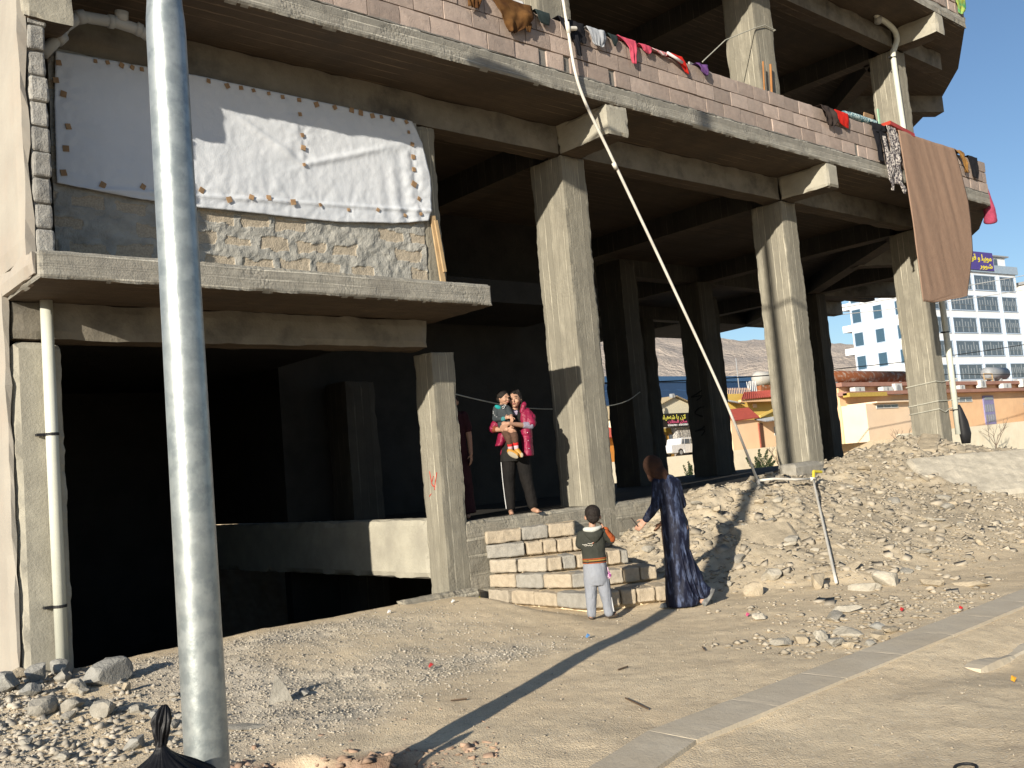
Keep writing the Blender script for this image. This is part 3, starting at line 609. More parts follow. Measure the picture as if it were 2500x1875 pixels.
# brown carpet
F_RUG = material('brown_carpet', (0.32,0.215,0.155), col2=(0.295,0.195,0.14), rough=.95, scale=9, bump=.004, bscale=90, spec=.05)
cloth('brown_carpet', 'large plain brown carpet hung from the parapet down in front of the end column', 'carpet', [(7.085,16.92,19.16),(6.6,16.95,19.32),(6.06,16.98,19.46),(5.66,17.0,19.46),(5.0,17.02,19.37),(4.45,17.05,19.10),(4.12,17.06,18.92),(4.0,17.07,18.0),(3.93,17.08,17.5)], F_RUG, y=8.02, fold=.004, fq=9, nx_=60, dz=.05, seed=2.2, thick=.012, bulge=.03, crumple=.12)
# tray, roll, cardboard on the wall top
mb = MB(); Mx = Matrix.Translation((17.1, 8.17, 7.10)) @ Matrix.Rotation(.10, 4, 'Y')
mb.box(-.45,.45,-.16,.12,0,.02, M=Mx)
for a in ((-.45,-.43,-.16,.12), (.43,.45,-.16,.12), (-.43,.43,-.16,-.14), (-.43,.43,.10,.12)): mb.box(*a, .02, .07, M=Mx)
tag(mb.build('red_tray', material('red_plastic', (0.42,0.05,0.03), rough=.4)), 'shallow red plastic tray on the parapet above the brown carpet', 'tray')
mb = MB(); mb.tube(smooth_path([(15.26,8.15,7.13),(15.6,8.13,7.14),(16.0,8.12,7.13),(16.28,8.1,7.12)], 4), .055, 14)
tag(mb.build('rolled_mat', material('teal_print', (0.50,0.62,0.62), col2=(0.05,0.16,0.20), scale=28, ramp=(.46,.54)), smooth=True), 'rolled teal and white patterned mat lying on the parapet', 'mat')
mb = MB(); mb.box(-.16,.16,-.01,.01,0,.24, M=Matrix.Translation((16.15,8.2,7.06)) @ Matrix.Rotation(.25, 4, 'X')); tag(mb.build('cardboard_sheet', CARD), 'piece of orange brown cardboard standing on the parapet beside the rolled mat', 'cardboard')
mb = MB(); mb.box(-.025,.025,-.01,.01,0,.40, M=Matrix.Translation((16.55,8.16,7.06))); tag(mb.build('green_strip', material('pale_green', (0.35,0.55,0.38))), 'pale green strip standing on the parapet before the last upper column', 'strip')
mb = MB(); mb.box(-.42,.42,-.012,.012,0,.95, M=Matrix.Translation((11.95,8.55,6.42)) @ Matrix.Rotation(.25, 4, 'Z') @ Matrix.Rotation(-.1, 4, 'Y')); tag(mb.build('plywood_board', material('grey_plywood', (0.42,0.39,0.36), scale=3)), 'grey plywood board standing behind the parapet left of the big upper column', 'board')
for i, (a, b) in enumerate([((14.18,8.9,8.11),(13.95,8.85,6.6)), ((14.45,8.93,8.13),(14.15,8.85,6.6))]):
    MBt = MB().tube([a, b], .014 if i == 0 else .02, 8)
    tag(MBt.build('stick', material('orange_stick', (0.40,0.18,0.06))), ['thin brown stick leaning on the big upper column, left one', 'thicker orange stick leaning on the big upper column, right one'][i], 'stick')
ROPE = material('twine', (0.46,0.45,0.38), rough=.9)
tag(MB().tube([(11.9,8.5,7.45),(13.15,8.9,8.25),(14.17,8.98,8.74),(14.47,8.97,8.86),(14.80,8.97,8.85),(14.80,9.4,8.85)], .009, 6).build('washing_line', ROPE), 'grey washing line tied round the big upper column', 'rope')
mb = MB()
for z, dx in ((2.20,.04), (2.04,-.03), (2.6,.02)):
    mb.tube([(19.27,9.63,z-.06),(19.265,8.985,z),(19.5,8.985,z-.04+dx),(19.73,8.985,z),(19.93,8.86,z+.03),(19.93,8.99,z+.05)], .012, 6)
tag(mb.build('wire_binding', ROPE), 'pale wires and rags tied round the end column and its down pipe', 'wire')
tag(MB().tube(smooth_path([(7.1,9.5,2.62),(9.0,9.9,2.38),(11.5,10.6,2.45),(14.9,13.0,2.9)], 6), .008, 6).build('cable', ROPE), 'thin sagging cable crossing the dark hall behind the girl', 'cable')

# ------------------------------------------------------------------ lamp post
GALV = material('galvanised_steel', (0.41,0.445,0.44), col2=(0.29,0.325,0.33), rough=0.42, metal=0.6, scale=14, bump=0.0012, bscale=30, stain=.5, stain_col=(0.56,0.58,0.55), ramp=(.42,.58))
lp = empty('lamp_post', (1.757,4.177,-.05), 'tall galvanised steel lamp post standing in the left foreground', 'lamp post')
mb = MB(); prof = [(-.1,.103),(1.0,.101),(2.4,.098),(3.86,.095),(3.93,.093),(4.02,.085),(6.0,.084),(9.6,.068)]
zz = []; 
for (a, ra), (b, rb_) in zip(prof, prof[1:]):
    k = max(1, int((b-a)/.25)); zz += [(a+(b-a)*i/k, ra+(rb_-ra)*i/k) for i in range(k)]
zz.append(prof[-1]); mb.tube([(1.757,4.177,1.55+(z-1.55)*.92 if z < 6 else z) for z, _ in zz], [r_*.92 for _, r_ in zz], 40)
mb.build('pole', GALV, lp, smooth=True)
for s_ in (1, -1):
    mb = MB(); mb.tube(smooth_path([(1.757,4.177,8.22),(1.757,4.177+s_*.4,8.30),(1.757,4.177+s_*.9,8.32),(1.757,4.177+s_*1.3,8.20)], 5), .03, 12); mb.build('arm', GALV, lp, smooth=True)
    mb = MB(); mb.tube([(1.757,4.177+s_*1.25,8.22),(1.757,4.177+s_*1.42,8.12),(1.757,4.177+s_*1.68,7.98),(1.757,4.177+s_*1.78,7.92)], [.05,.12,.10,.03], 16); mb.build('lamp_head', GALV, lp, smooth=True)

# ------------------------------------------------------------------ rubbish bag
def bag():
    n, rr = 96, []
    prof = [(0,.20),(.02,.26),(.12,.30),(.24,.30),(.34,.255),(.40,.205),(.45,.135),(.49,.065),(.51,.04),(.53,.024),(.56,.024),(.60,.036),(.64,.038),(.68,.024),(.70,.010)]
    P = []
    for (a, ra), (b, rb_) in zip(prof, prof[1:]):
        for i in range(4): P.append((a+(b-a)*i/4, ra+(rb_-ra)*i/4))
    P.append(prof[-1]); vs = []
    for k, (z, r_) in enumerate(P):
        for i in range(n):
            th = 2*math.pi*i/n
            cr_ = .20*abs(math.sin(th*11+4*nz(math.cos(th)*2, math.sin(th)*2)))*sst(np.array((z-.15)/.2))*min(1, r_/.1)
            q = r_*(1-cr_+.10*fbm(math.cos(th)*1.5, math.sin(th)*1.5, z*3)+.35*(nz(math.cos(th)*3, math.sin(th)*3, z*14)*1.6 if z > .54 else 0))
            vs.append((1.48+.93*q*math.cos(th)+.04*z*math.sin(z*9), 3.90+.93*q*math.sin(th)*.9, float(z*.93+.10)))
    fs = [(k*n+i, k*n+(i+1)%n, (k+1)*n+(i+1)%n, (k+1)*n+i) for k in range(len(P)-1) for i in range(n)]
    fs += [tuple(reversed(range(n))), tuple((len(P)-1)*n+i for i in range(n))]
    mb = MB(); mb.add([tuple(float(c) for c in v) for v in vs], fs); return mb
tag(bag().build('rubbish_bag', material('black_plastic', (0.008,0.008,0.010), rough=.5, spec=.3, bump=.004, bscale=22), smooth=True), 'knotted black plastic rubbish bag at the foot of the lamp post', 'rubbish bag')

# ------------------------------------------------------------------ long white water pipe
WPVC = material('white_hose', (0.74,0.70,0.62), rough=.5)
wp = empty('water_pipe', (11.9,8.3,1.0), 'long thin white plastic water pipe running from the upper parapet down to the rubble', 'pipe')
pp = smooth_path([(8.22,7.97,8.6),(8.40,7.97,7.4),(8.46,7.98,6.95),(8.60,8.0,6.19),(9.14,8.05,5.37),(10.08,8.13,3.98),(11.14,8.22,2.36),(11.88,8.30,1.08)], 8)
MB().tube(pp, .019, 12).build('pipe_run', WPVC, wp, smooth=True)
a2 = [(11.88,8.30,1.10),(12.15,8.2,1.10),(12.5,8.1,1.06),(12.86,8.02,1.04)]
MB().tube(a2, .019, 12).build('pipe_run', WPVC, wp, smooth=True)
a3 = []
for t in np.linspace(0, 1, 14):
    x = 12.86-3.3*t; y = 8.02-2.2*t; a3.append((x, y, max(HD(x, y)+.03, 1.02-1.0*t+.02)))
a3[0] = (12.88, 8.02, 1.04)
MB().tube(a3, .017, 10).build('pipe_run', WPVC, wp, smooth=True)
for p, q in (((8.46,7.98,7.0),(8.48,7.985,6.86)), ((9.15,8.052,5.33),(9.20,8.058,5.26)), ((11.87,8.3,1.12),(11.89,8.3,1.02)), ((12.80,8.03,1.04),(12.92,8.01,1.04))): MB().tube([p, q], .028, 12).build('coupling', WPVC, wp, smooth=True)
MB().tube([(8.48,8.0,6.93),(8.62,7.99,6.96)], .028, 10).build('coupling', WPVC, wp)
mb = MB(); mb.tube([(12.88,8.02,1.04),(12.90,8.02,1.15)], .022, 10); mb.tube([(12.90,8.02,1.15),(13.08,8.0,1.13)], .022, 8); mb.build('tap', material('yellow_plastic', (0.6,0.5,0.05)), wp)

# ------------------------------------------------------------------ kerb and gutter
KERBM = material('kerb_concrete', (0.58,0.51,0.395), col2=(0.52,0.45,0.345), bump=.003, bscale=50, scale=2, stain=.75, stain_col=(0.52,0.44,0.32))
mb = MB(); x = 1.0; k = 0
while x < 24:
    kf = lambda q: 3.50+.018*(q-4)-.25*max(0, 4.2-q)
    dz = 0.020; s_ = (kf(x+.8)-kf(x))/.8
    Mx = Matrix(((1,0,0,0),(s_,1,0,kf(x)-s_*x),(0,0,1,0),(0,0,0,1)))
    rough_box(mb, x+.001, x+.799, 0, .345, -.25, dz, .05, .002, .002, k*1.1, M=Mx); x += .80; k += 1
tag(mb.build('kerb', KERBM, fix=False), kind='structure')
mb = MB(); rough_box(mb, 6.7, 24, 3.06, 3.2, -.2, -.045, .1, .006, .03, 3); tag(mb.build('gutter_edge', KERBM, fix=False), kind='structure')

# ------------------------------------------------------------------ block steps
TAN = [material('tan_block_%s' % n_, c, col2=tuple(q*.78 for q in c), bump=.008, bscale=80, scale=14) for n_, c in (('warm', (0.46,0.385,0.285)), ('pale', (0.43,0.375,0.295)), ('grey', (0.34,0.32,0.28)))]
ORD = ['first','second','third','fourth','fifth','sixth','seventh','eighth','ninth','tenth','eleventh','twelfth']
LEV = ['bottom course','second course from the ground','middle course','second course from the top','top course']
corners = [((7.26,8.96),(7.24,7.32),1.34), ((7.27,8.96),(7.47,7.78),1.05), ((7.30,8.96),(7.54,8.22),.98), ((7.27,8.96),(7.63,8.66),.95), ((7.30,8.98),(7.72,8.80),.66)]
dF = Vector((.87,-.49)).normalized()
for lv, (a, c, Lf) in enumerate(corners):
    z0 = .04+.166*lv; a = Vector(a); c = Vector(c); cnt = 0
    def put(p, d, ln, dep, shadow=None):
        global cnt_
        n = Vector((-d.y, d.x))
        if n.dot(Vector((1, .6))) < 0: n = -n
        h = .158+rnd.uniform(-.008, .004); e = .006
        Mx = Matrix(((d.x, n.x, 0, p.x), (d.y, n.y, 0, p.y), (0, 0, 1, z0+rnd.uniform(0,.004)), (0, 0, 0, 1)))
        mb = MB(); rough_box(mb, e, ln-e, rnd.uniform(-.015,.012), dep, 0, h, .018, .007, .03, rnd.uniform(0,90), M=Mx, rad=.021)
        return mb.build('concrete_block', rnd.choice([TAN[0], TAN[0], TAN[1], TAN[2]]), fix=False)
    d = (c-a).normalized(); tot = (c-a).length; x = 0; bl = []
    lens = []
    while x < tot-.08:
        ln = rnd.choice([.40, .40, .38, .20]) if tot-x > .5 else tot-x; ln = min(ln, tot-x); lens.append((x, ln)); x += ln
    for x, ln in lens: bl.append(put(a+d*x, d, ln, .19))
    x = .02 if lv != 4 else 0
    while x < Lf-.06:
        ln = (rnd.choice([.17,.19,.2,.21]) if lv < 4 else .33); ln = min(ln, Lf-x); bl.append(put(c+dF*x, dF, ln, .36 if lv < 4 else .22)); x += ln
    for i, o in enumerate(bl):
        tag(o, '%s block from the left in the %s of the loose steps' % (ORD[i], LEV[lv]) if i < 12 else None, 'concrete block', 'blocks of the loose steps')
    # packed earth behind the blocks of this course
    e = c+dF*Lf; n = Vector((.49,.87)).normalized()
    poly = [(a.x+.12, 8.985), (c.x+.12, c.y+.10), (c.x+dF.x*.1+n.x*.12, c.y+dF.y*.1+n.y*.12), (e.x+n.x*.12-.02, e.y+n.y*.12), (max(e.x+.5, 8.6), 8.985)]
    mb = MB(); mb.prism(poly, -.05 if lv == 0 else z0-.02, z0+.146); tag(mb.build('packed_earth', GROUND), kind='structure')

# ------------------------------------------------------------------ stones
STONE = [material('stone_%s' % n_, c, col2=tuple(q*.72 for q in c), bump=.010, bscale=45, scale=7) for n_, c in (('tan', (0.47,0.395,0.285)), ('grey', (0.36,0.335,0.285)), ('pale', (0.50,0.455,0.37)), ('blue_grey', (0.33,0.32,0.29)))]
def rock_mesh(seed, sx, sy, sz, cuts=9, sub=3, rough=.045):
    bm = bmesh.new(); bmesh.ops.create_icosphere(bm, subdivisions=sub, radius=1.0); r = random.Random(seed)
    planes = [(Vector((r.gauss(0,1), r.gauss(0,1), r.gauss(0,1))).normalized(), r.uniform(.42,.72)) for _ in range(cuts)]+[(Vector((0,0,-1)), .55), (Vector((0,0,1)), .6)]
    for v in bm.verts:
        p = v.co
        for n, dd in planes:
            t = p.dot(n)
            if t > dd: p -= n*(t-dd)*.97
        p += p.normalized()*rough*fbm(p.x*2.5+seed, p.y*2.5, p.z*2.5, 4)
        v.co = Vector((p.x*sx, p.y*sy, p.z*sz))
    me = bpy.data.meshes.new('rock'); bm.to_mesh(me); bm.free(); return me
def rock(x, y, sx, sy, sz, label, mi=1, seed=None, rz=None, tilt=(0,0), group=None, name='rock', cuts=9, sink=.3, cat='rock', z=None):
    seed = seed if seed is not None else rnd.randint(0, 9999)
    me = rock_mesh(seed, sx, sy, sz, cuts+4, 3 if max(sx, sy) > .06 else 2); o = bpy.data.objects.new(name, me); COL.objects.link(o)
    me.materials.append(STONE[mi]); o.location = (x, y, (z if z is not None else HD(x, y))+sz*.62*(1-sink)); o.rotation_euler = (tilt[0], tilt[1], rnd.uniform(0, 6.3) if rz is None else rz)
    return tag(o, label, cat, group)
G1 = 'broken concrete lumps left of the lamp post'
for a in [(2.62,8.15,.24,.13,.17,'largest grey slab of broken concrete at the foot of the left pillar',3), (2.47,8.75,.13,.12,.12,'grey concrete lump just below the white drain pipe',3), (2.27,8.62,.12,.10,.13,'pointed grey lump left of the drain pipe foot',3),
          (2.20,8.9,.12,.10,.09,'low tan lump against the plastered wall foot',0), (1.98,8.42,.15,.12,.14,'angular grey lump cut by the left edge of the picture',3), (2.23,7.61,.11,.10,.08,'tan lump in the middle of the left heap',1),
          (2.03,7.71,.14,.12,.10,'wide crumbly lump at the front left of the heap',1), (2.36,7.34,.12,.10,.10,'tan triangular lump at the front right of the left heap',1), (2.25,6.45,.13,.09,.07,'flat grey stone just behind the rubbish bag',3),
          (2.40,8.45,.09,.08,.08,'small grey lump beside the largest slab',1), (2.66,7.76,.06,.05,.06,'small tan lump right of the left heap',0), (2.10,8.15,.10,.09,.09,'grey lump between the wall foot and the front lumps',3), (2.38,8.05,.10,.08,.10,'pale lump leaning on the largest slab',2), (2.55,7.25,.07,.06,.05,'small flat tan lump near the lamp post',1)]:
    rock(*a[:6], a[6], group=G1, sink=.2)
mb = MB(); q_ = HD(3.38, 6.72); mb.add([(3.30,6.70,q_-.02),(3.46,6.62,q_-.02),(3.42,6.66,q_+.10),(3.36,6.68,q_+.19),(3.32,6.74,q_-.02),(3.47,6.65,q_-.02),(3.43,6.69,q_+.09),(3.365,6.70,q_+.185)], [(0,1,2,3),(7,6,5,4),(0,4,5,1),(1,5,6,2),(2,6,7,3),(3,7,4,0)]); tag(mb.build('stone_shard', STONE[1]), 'thin upright stone shard standing alone on the gravel', 'rock'); rock(3.62,6.74,.10,.05,.035,'flat dark stone beside the upright shard', 3)
rock(2.91,6.34,.20,.12,.02,'flat grey flagstone half buried right of the lamp post', 1)
G2 = 'stones of the rubble field'
for a in [(8.83,6.37,.13,.10,.13,'square cut tan block at the toe of the rubble right of the woman',0), (9.42,6.55,.14,.11,.12,'pale tan block leaning behind the square block',2), (9.31,5.89,.15,.11,.14,'rounded brown stone at the end of the thin pipe',0),
          (9.34,5.37,.20,.09,.07,'long flat pale stone right of the pipe end',2), (9.72,5.3,.20,.13,.15,'large pale squarish stone in the middle of the rubble toe',2), (9.82,4.89,.20,.09,.06,'flat tan slab near the kerb, nearest of the two long slabs',0), (9.95,4.56,.30,.08,.05,'long thin tan slab beside the kerb',0),
          (7.60,5.45,.08,.07,.06,'small white stone in front of the woman\'s rear foot',2), (7.82,4.80,.24,.10,.05,'long low pale slab half buried before the rubble',2), (7.30,4.38,.14,.10,.06,'flat white crumbly slab near the kerb',2), (6.68,4.62,.15,.12,.05,'broad crumbly whitish lump at the front of the stone strip',2),
          (6.86,4.56,.10,.08,.07,'orange tan wedge shaped stone',0), (6.82,4.40,.07,.06,.05,'small tan wedge beside the orange stone',0), (6.80,4.22,.09,.08,.06,'dark brown grey stone before the kerb',1), (6.78,4.08,.06,.05,.045,'rounded tan cobble before the kerb',0), (6.90,3.98,.06,.05,.04,'small grey cobble touching the kerb',1),
          (7.15,4.02,.09,.07,.06,'tan angular stone near the kerb joint',0), (8.17,4.92,.18,.10,.06,'pale broken slab lying between the kerb and the rubble',2), (7.0,4.45,.10,.08,.08,'pale crumbly stone in the stone strip',2), (7.45,4.1,.12,.07,.05,'reddish tan shard by the kerb',0), (7.6,4.3,.09,.08,.05,'greenish grey stone shard by the kerb',3)]:
    rock(*a[:6], a[6], group=G2, sink=.3)
r5 = random.Random(5)
for k in range(34):
    s_ = r5.choice([.03,.04,.05,.07]); rock(r5.uniform(1.7, 3.0), r5.uniform(6.6, 9.0), s_, s_*.8, s_*.6, 'small grey lump strewn round the heap of broken concrete at the left', 1 if k % 3 else 3, seed=900+k, group='small lumps strewn round the left heap', sink=.2)
# large flat slabs on the heap
def slab(x, y, sx, sy, sz, rz, label, mi, tilt):
    mb = MB(); rough_box(mb, -sx, sx, -sy, sy, -sz, sz, .06, .012, .06, x); me_o = mb.build('broken_slab', STONE[mi], fix=False, origin=(0,0,0))
    me_o.location = (x, y, HD(x, y)+sz*.3); me_o.rotation_euler = (tilt[0], tilt[1], rz); return tag(me_o, label, 'concrete slab')
slab(16.1, 6.85, 1.15, .60, .20, -.70, 'largest pale concrete slab lying on the slope of the heap at the right edge', 2, (.56,0.0))
slab(10.35, 7.2, .40, .30, .05, -.65, 'pale slab with a straight edge on the lower heap right of the woman\'s shadow', 0, (.50,.0))
slab(17.5, 8.45, .50, .20, .035, .3, 'long broken slab on top of the heap at the foot of the end column', 0, (.12,-.30))
slab(13.75, 8.75, .42, .16, .12, .0, 'slab of mortar lying against the foot of the second big column', 1, (.05,0))
G3 = 'small lumps strewn over the rubble heap'
r4 = random.Random(11); k = 0
while k < 130:
    x = r4.uniform(8.3, 17); y = r4.uniform(4.6, 8.6)
    if float(pile_mask(np.array([x]), np.array([y]))[0]) < .03: continue
    if 7.4 < x < 8.8 and y > 6.4: continue
    s_ = r4.choice([.04,.05,.06,.08,.11,.14]); mi = r4.choice([0,0,1,2,2])
    rock(x, y, s_, s_*r4.uniform(.5,.9), s_*r4.uniform(.25,.6), ['tan lump of broken concrete strewn on the rubble heap','grey lump of broken concrete strewn on the rubble heap','pale lump of broken concrete strewn on the rubble heap'][mi], mi, group=G3+(' tan',' grey',' pale')[mi], tilt=(r4.uniform(-.5,.5), r4.uniform(-.4,.4)), seed=k); k += 1
def pebbles(name, pts, smin, smax, mat, seed, power=2.5, flat=.7):
    rs = np.random.RandomState(seed); n = len(pts)
    base = np.array([(1,0,0),(-1,0,0),(0,1,0),(0,-1,0),(0,0,1),(0,0,-1)], float)
    fc = np.array([(0,2,4),(2,1,4),(1,3,4),(3,0,4),(2,0,5),(1,2,5),(3,1,5),(0,3,5)])
    s_ = smin+(smax-smin)*rs.rand(n)**power
    V = base[None]*(.6+.6*rs.rand(n, 6, 1))+rs.uniform(-.25,.25,(n,6,3))
    V *= (s_[:,None,None]*np.stack([np.ones(n), .6+.4*rs.rand(n), flat*(.6+.5*rs.rand(n))], 1)[:,None,:])
    a = rs.rand(n)*6.28; c, s2 = np.cos(a), np.sin(a); x = V[:,:,0]*c[:,None]-V[:,:,1]*s2[:,None]; y = V[:,:,0]*s2[:,None]+V[:,:,1]*c[:,None]
    V[:,:,0] = x; V[:,:,1] = y; V += pts[:,None,:]; V[:,:,2] += (s_*.25)[:,None]
    F = (fc[None]+(np.arange(n)*6)[:,None,None]).reshape(-1, 3)
    me = bpy.data.meshes.new(name); me.vertices.add(n*6); me.vertices.foreach_set('co', V.ravel().astype(np.float32))
    me.loops.add(len(F)*3); me.loops.foreach_set('vertex_index', F.ravel().astype(np.int32)); me.polygons.add(len(F)); me.polygons.foreach_set('loop_start', (np.arange(len(F))*3).astype(np.int32))
    me.update(calc_edges=True); at = me.attributes.new('tint', 'FLOAT', 'FACE'); at.data.foreach_set('value', np.repeat(rs.rand(n), 8).astype(np.float32))
    return link(me, name, mat, origin=(0,0,0))
def shards(name, pts, smin, smax, mat, seed, power=3.0):
    rs = np.random.RandomState(seed); n = len(pts)
    base = np.array([(-1,-1,-1),(1,-1,-1),(1,1,-1),(-1,1,-1),(-1,-1,1),(1,-1,1),(1,1,1),(-1,1,1)], float)
    fc = np.array([(0,3,2,1),(4,5,6,7),(0,1,5,4),(1,2,6,5),(2,3,7,6),(3,0,4,7)])
    s_ = smin+(smax-smin)*rs.rand(n)**power
    V = base[None]*(.45+.55*rs.rand(n, 8, 3)); V *= (s_[:,None,None]*np.stack([np.ones(n), .45+.5*rs.rand(n), .15+.4*rs.rand(n)], 1)[:,None,:])
    for ax, am in ((0, .7), (1, .5), (2, 3.14)):
        a = rs.uniform(-am, am, n); c, q = np.cos(a)[:,None], np.sin(a)[:,None]; i, j = [(1,2),(0,2),(0,1)][ax]
        u = V[:,:,i]*c-V[:,:,j]*q; w_ = V[:,:,i]*q+V[:,:,j]*c; V[:,:,i] = u; V[:,:,j] = w_
    V += pts[:,None,:]; F_ = (fc[None]+(np.arange(n)*8)[:,None,None]).reshape(-1, 4)
    me = bpy.data.meshes.new(name); me.vertices.add(n*8); me.vertices.foreach_set('co', V.ravel().astype(np.float32))
    me.loops.add(len(F_)*4); me.loops.foreach_set('vertex_index', F_.ravel().astype(np.int32)); me.polygons.add(len(F_)); me.polygons.foreach_set('loop_start', (np.arange(len(F_))*4).astype(np.int32))
    me.update(calc_edges=True); at = me.attributes.new('tint', 'FLOAT', 'FACE'); at.data.foreach_set('value', np.repeat(rs.rand(n), 6).astype(np.float32))
    return link(me, name, mat, origin=(0,0,0))
def scatter(n, x0, x1, y0, y1, f, seed):
    rs = np.random.RandomState(seed); x = rs.uniform(x0, x1, n); y = rs.uniform(y0, y1, n); k = rs.rand(n) < f(x, y); x, y = x[k], y[k]
    return np.stack([x, y, height(x, y)], 1)
PEB = material('gravel_stones', (0.43,0.39,0.325), col2=(0.34,0.305,0.25), rough=.95, tintamt=.5, scale=2, spec=.1)
PEB2 = material('rubble_chips', (0.41,0.36,0.285), col2=(0.31,0.27,0.21), rough=.95, tintamt=.4, scale=1.5, spec=.1)
tag(pebbles('gravel', scatter(60000, 1.5, 7.0, 4.8, 8.95, lambda x, y: gravel_mask(x, y)*.9, 1), .004, .017, PEB, 1), kind='stuff')
tag(pebbles('rubble_chips', scatter(24000, 7.6, 17.5, 4.4, 9.0, lambda x, y: np.clip(pile_mask(x, y)*5, .12, .8)*((x > 8.7) | (y < 6.6)), 2), .005, .050, PEB2, 2, 4.5, .45), kind='stuff')
tag(shards('rubble_shards', scatter(6500, 7.8, 20, 4.3, 9.0, lambda x, y: np.clip(pile_mask(x, y)*4, .10, .8)*((x > 8.7) | (y < 6.6)), 12), .010, .095, PEB2, 12, 3.4), kind='stuff')
tag(shards('rubble_shards', scatter(1500, 1.5, 3.2, 6.3, 9.1, lambda x, y: np.clip((2.9-x)*1.1, 0, .9), 13), .010, .055, PEB, 13, 3.0), kind='stuff')
tag(shards('clay_clods', scatter(1500, 2.0, 3.9, 4.2, 5.9, lambda x, y: np.where(.66*x+.75*y < 5.78, .7, .03)*(np.abs(.75*x-.65*y+1.0) < .8), 14), .006, .045, material('clay_clod', (0.40,0.28,0.20), col2=(0.30,0.20,0.14), rough=.95, tintamt=.5), 14, 2.6), kind='stuff')
tag(pebbles('path_grit', scatter(16000, 1.5, 14, 2.0, 9.0, lambda x, y: .35+0*x, 3), .003, .014, PEB2, 3, 3.5), kind='stuff')
tag(pebbles('clods', scatter(2500, 1.6, 4.0, 6.2, 9.2, lambda x, y: np.clip((2.9-x)*1.2, 0, 1), 4), .008, .045, PEB, 4, 3.5), kind='stuff')
tag(pebbles('stone_strip', scatter(1500, 6.3, 9.5, 3.95, 5.6, lambda x, y: np.clip(.9-abs(y-4.45)*.9, 0, 1), 5), .010, .055, PEB2, 5, 3.0, .5), kind='stuff')
# litter
for i, (x, y, c, lab) in enumerate([(8.55,4.02,(0.6,0.03,0.03),'small red scrap of packaging beside the kerb'), (8.35,4.46,(0.45,0.03,0.03),'thin red scrap on the stones before the rubble'), (6.47,2.76,(0.75,0.35,0.03),'orange and white crumpled wrapper near the gutter'), (6.35,8.45,(0.75,0.75,0.72),'white scrap near the foot of the low column'), (5.6,8.55,(0.7,0.7,0.7),'white paper scrap beside the basement edge'), (6.95,8.75,(0.6,0.55,0.1),'yellow scrap in the corner left of the steps'), (10.6,7.3,(0.8,0.8,0.8),'white paper scrap on the heap right of the pipe'), (7.65,5.62,(0.6,0.1,0.2),'pink and white wrapper beside the small white stone'), (6.2,6.3,(0.1,0.25,0.5),'blue scrap on the path in front of the boy'), (4.65,6.55,(0.45,0.04,0.04),'red scrap on the gravel edge')]):
    mb = MB(); s_ = .024; mb.add([(x-s_,y-s_*.6,HD(x,y)+.012),(x+s_,y-s_*.4,HD(x,y)+.03),(x+s_*.6,y+s_*.7,HD(x,y)+.045),(x-s_*.7,y+s_*.5,HD(x,y)+.02),(x,y,HD(x,y)+.035)], [(0,1,4),(1,2,4),(2,3,4),(3,0,4),(3,2,1,0)])
    tag(mb.build('litter', material('litter_%d' % i, c)), lab, 'litter')
mb = MB(); mb.tube([(4.57+.06*math.cos(t), 2.22+.045*math.sin(t), HD(4.57,2.22)+.012) for t in np.linspace(0, 6.283, 20)], .007, 6, cap=False); tag(mb.build('wire_ring', BLACK), 'small dark wire ring lying on the dirt at the lower right', 'wire ring')
for i, (x0, y0, x1, y1) in enumerate([(4.05,5.5,4.15,5.45),(5.3,5.1,5.42,5.11),(4.6,4.2,4.72,4.5),(6.2,5.0,6.3,5.1)]):
    tag(MB().tube([(x0,y0,HD(x0,y0)+.012),(x1,y1,HD(x1,y1)+.014)], .006, 5).build('twig', material('twig', (0.12,0.08,0.05))), 'short dry twig lying on the dusty path', 'twig', 'dry twigs on the dusty path')
# ------------------------------------------------------------------ people
SKIN = material('skin', (0.44,0.26,0.175), col2=(0.38,0.21,0.14), rough=.55, scale=12, spec=.35)
def cone(mb, p, rp, q, rq, n=14, flat=1.0):
    """Rounded, tapering limb segment; flat < 1 squashes it front to back."""
    p, q = Vector(p), Vector(q); d = q-p; L_ = d.length; d = d.normalized() if L_ > 1e-6 else Vector((0,0,1))
    pts, rad = [], []
    for t in (-.98, -.75, -.4): pts.append(p+d*rp*t); rad.append(rp*math.sqrt(1-t*t))
    for t in (0, .33, .66, 1): pts.append(p+(q-p)*t); rad.append(rp+(rq-rp)*t)
    for t in (.4, .75, .98): pts.append(q+d*rq*t); rad.append(rq*math.sqrt(1-t*t))
    b = len(mb.v); mb.tube(pts, [max(r_, .001) for r_ in rad], n)
    if flat != 1.0:
        for i in range(b, len(mb.v)):
            v = mb.v[i]; k = (i-b)//n; yc = pts[min(k, len(pts)-1)].y; mb.v[i] = (v[0], yc+(v[1]-yc)*flat, v[2])
def loft(mb, secs, n=28):
    """Stack of horizontal ellipses (x, y, z, rx, ry)."""
    vs, fs = [], []
    for (x, y, z, a, b) in secs:
        for k in range(n):
            t = 2*math.pi*k/n; vs.append((x+a*math.cos(t), y+b*math.sin(t), z))
    for j in range(len(secs)-1):
        for k in range(n): fs.append((j*n+k, j*n+(k+1)%n, (j+1)*n+(k+1)%n, (j+1)*n+k))
    fs += [tuple(reversed(range(n))), tuple((len(secs)-1)*n+k for k in range(n))]; mb.add(vs, fs)
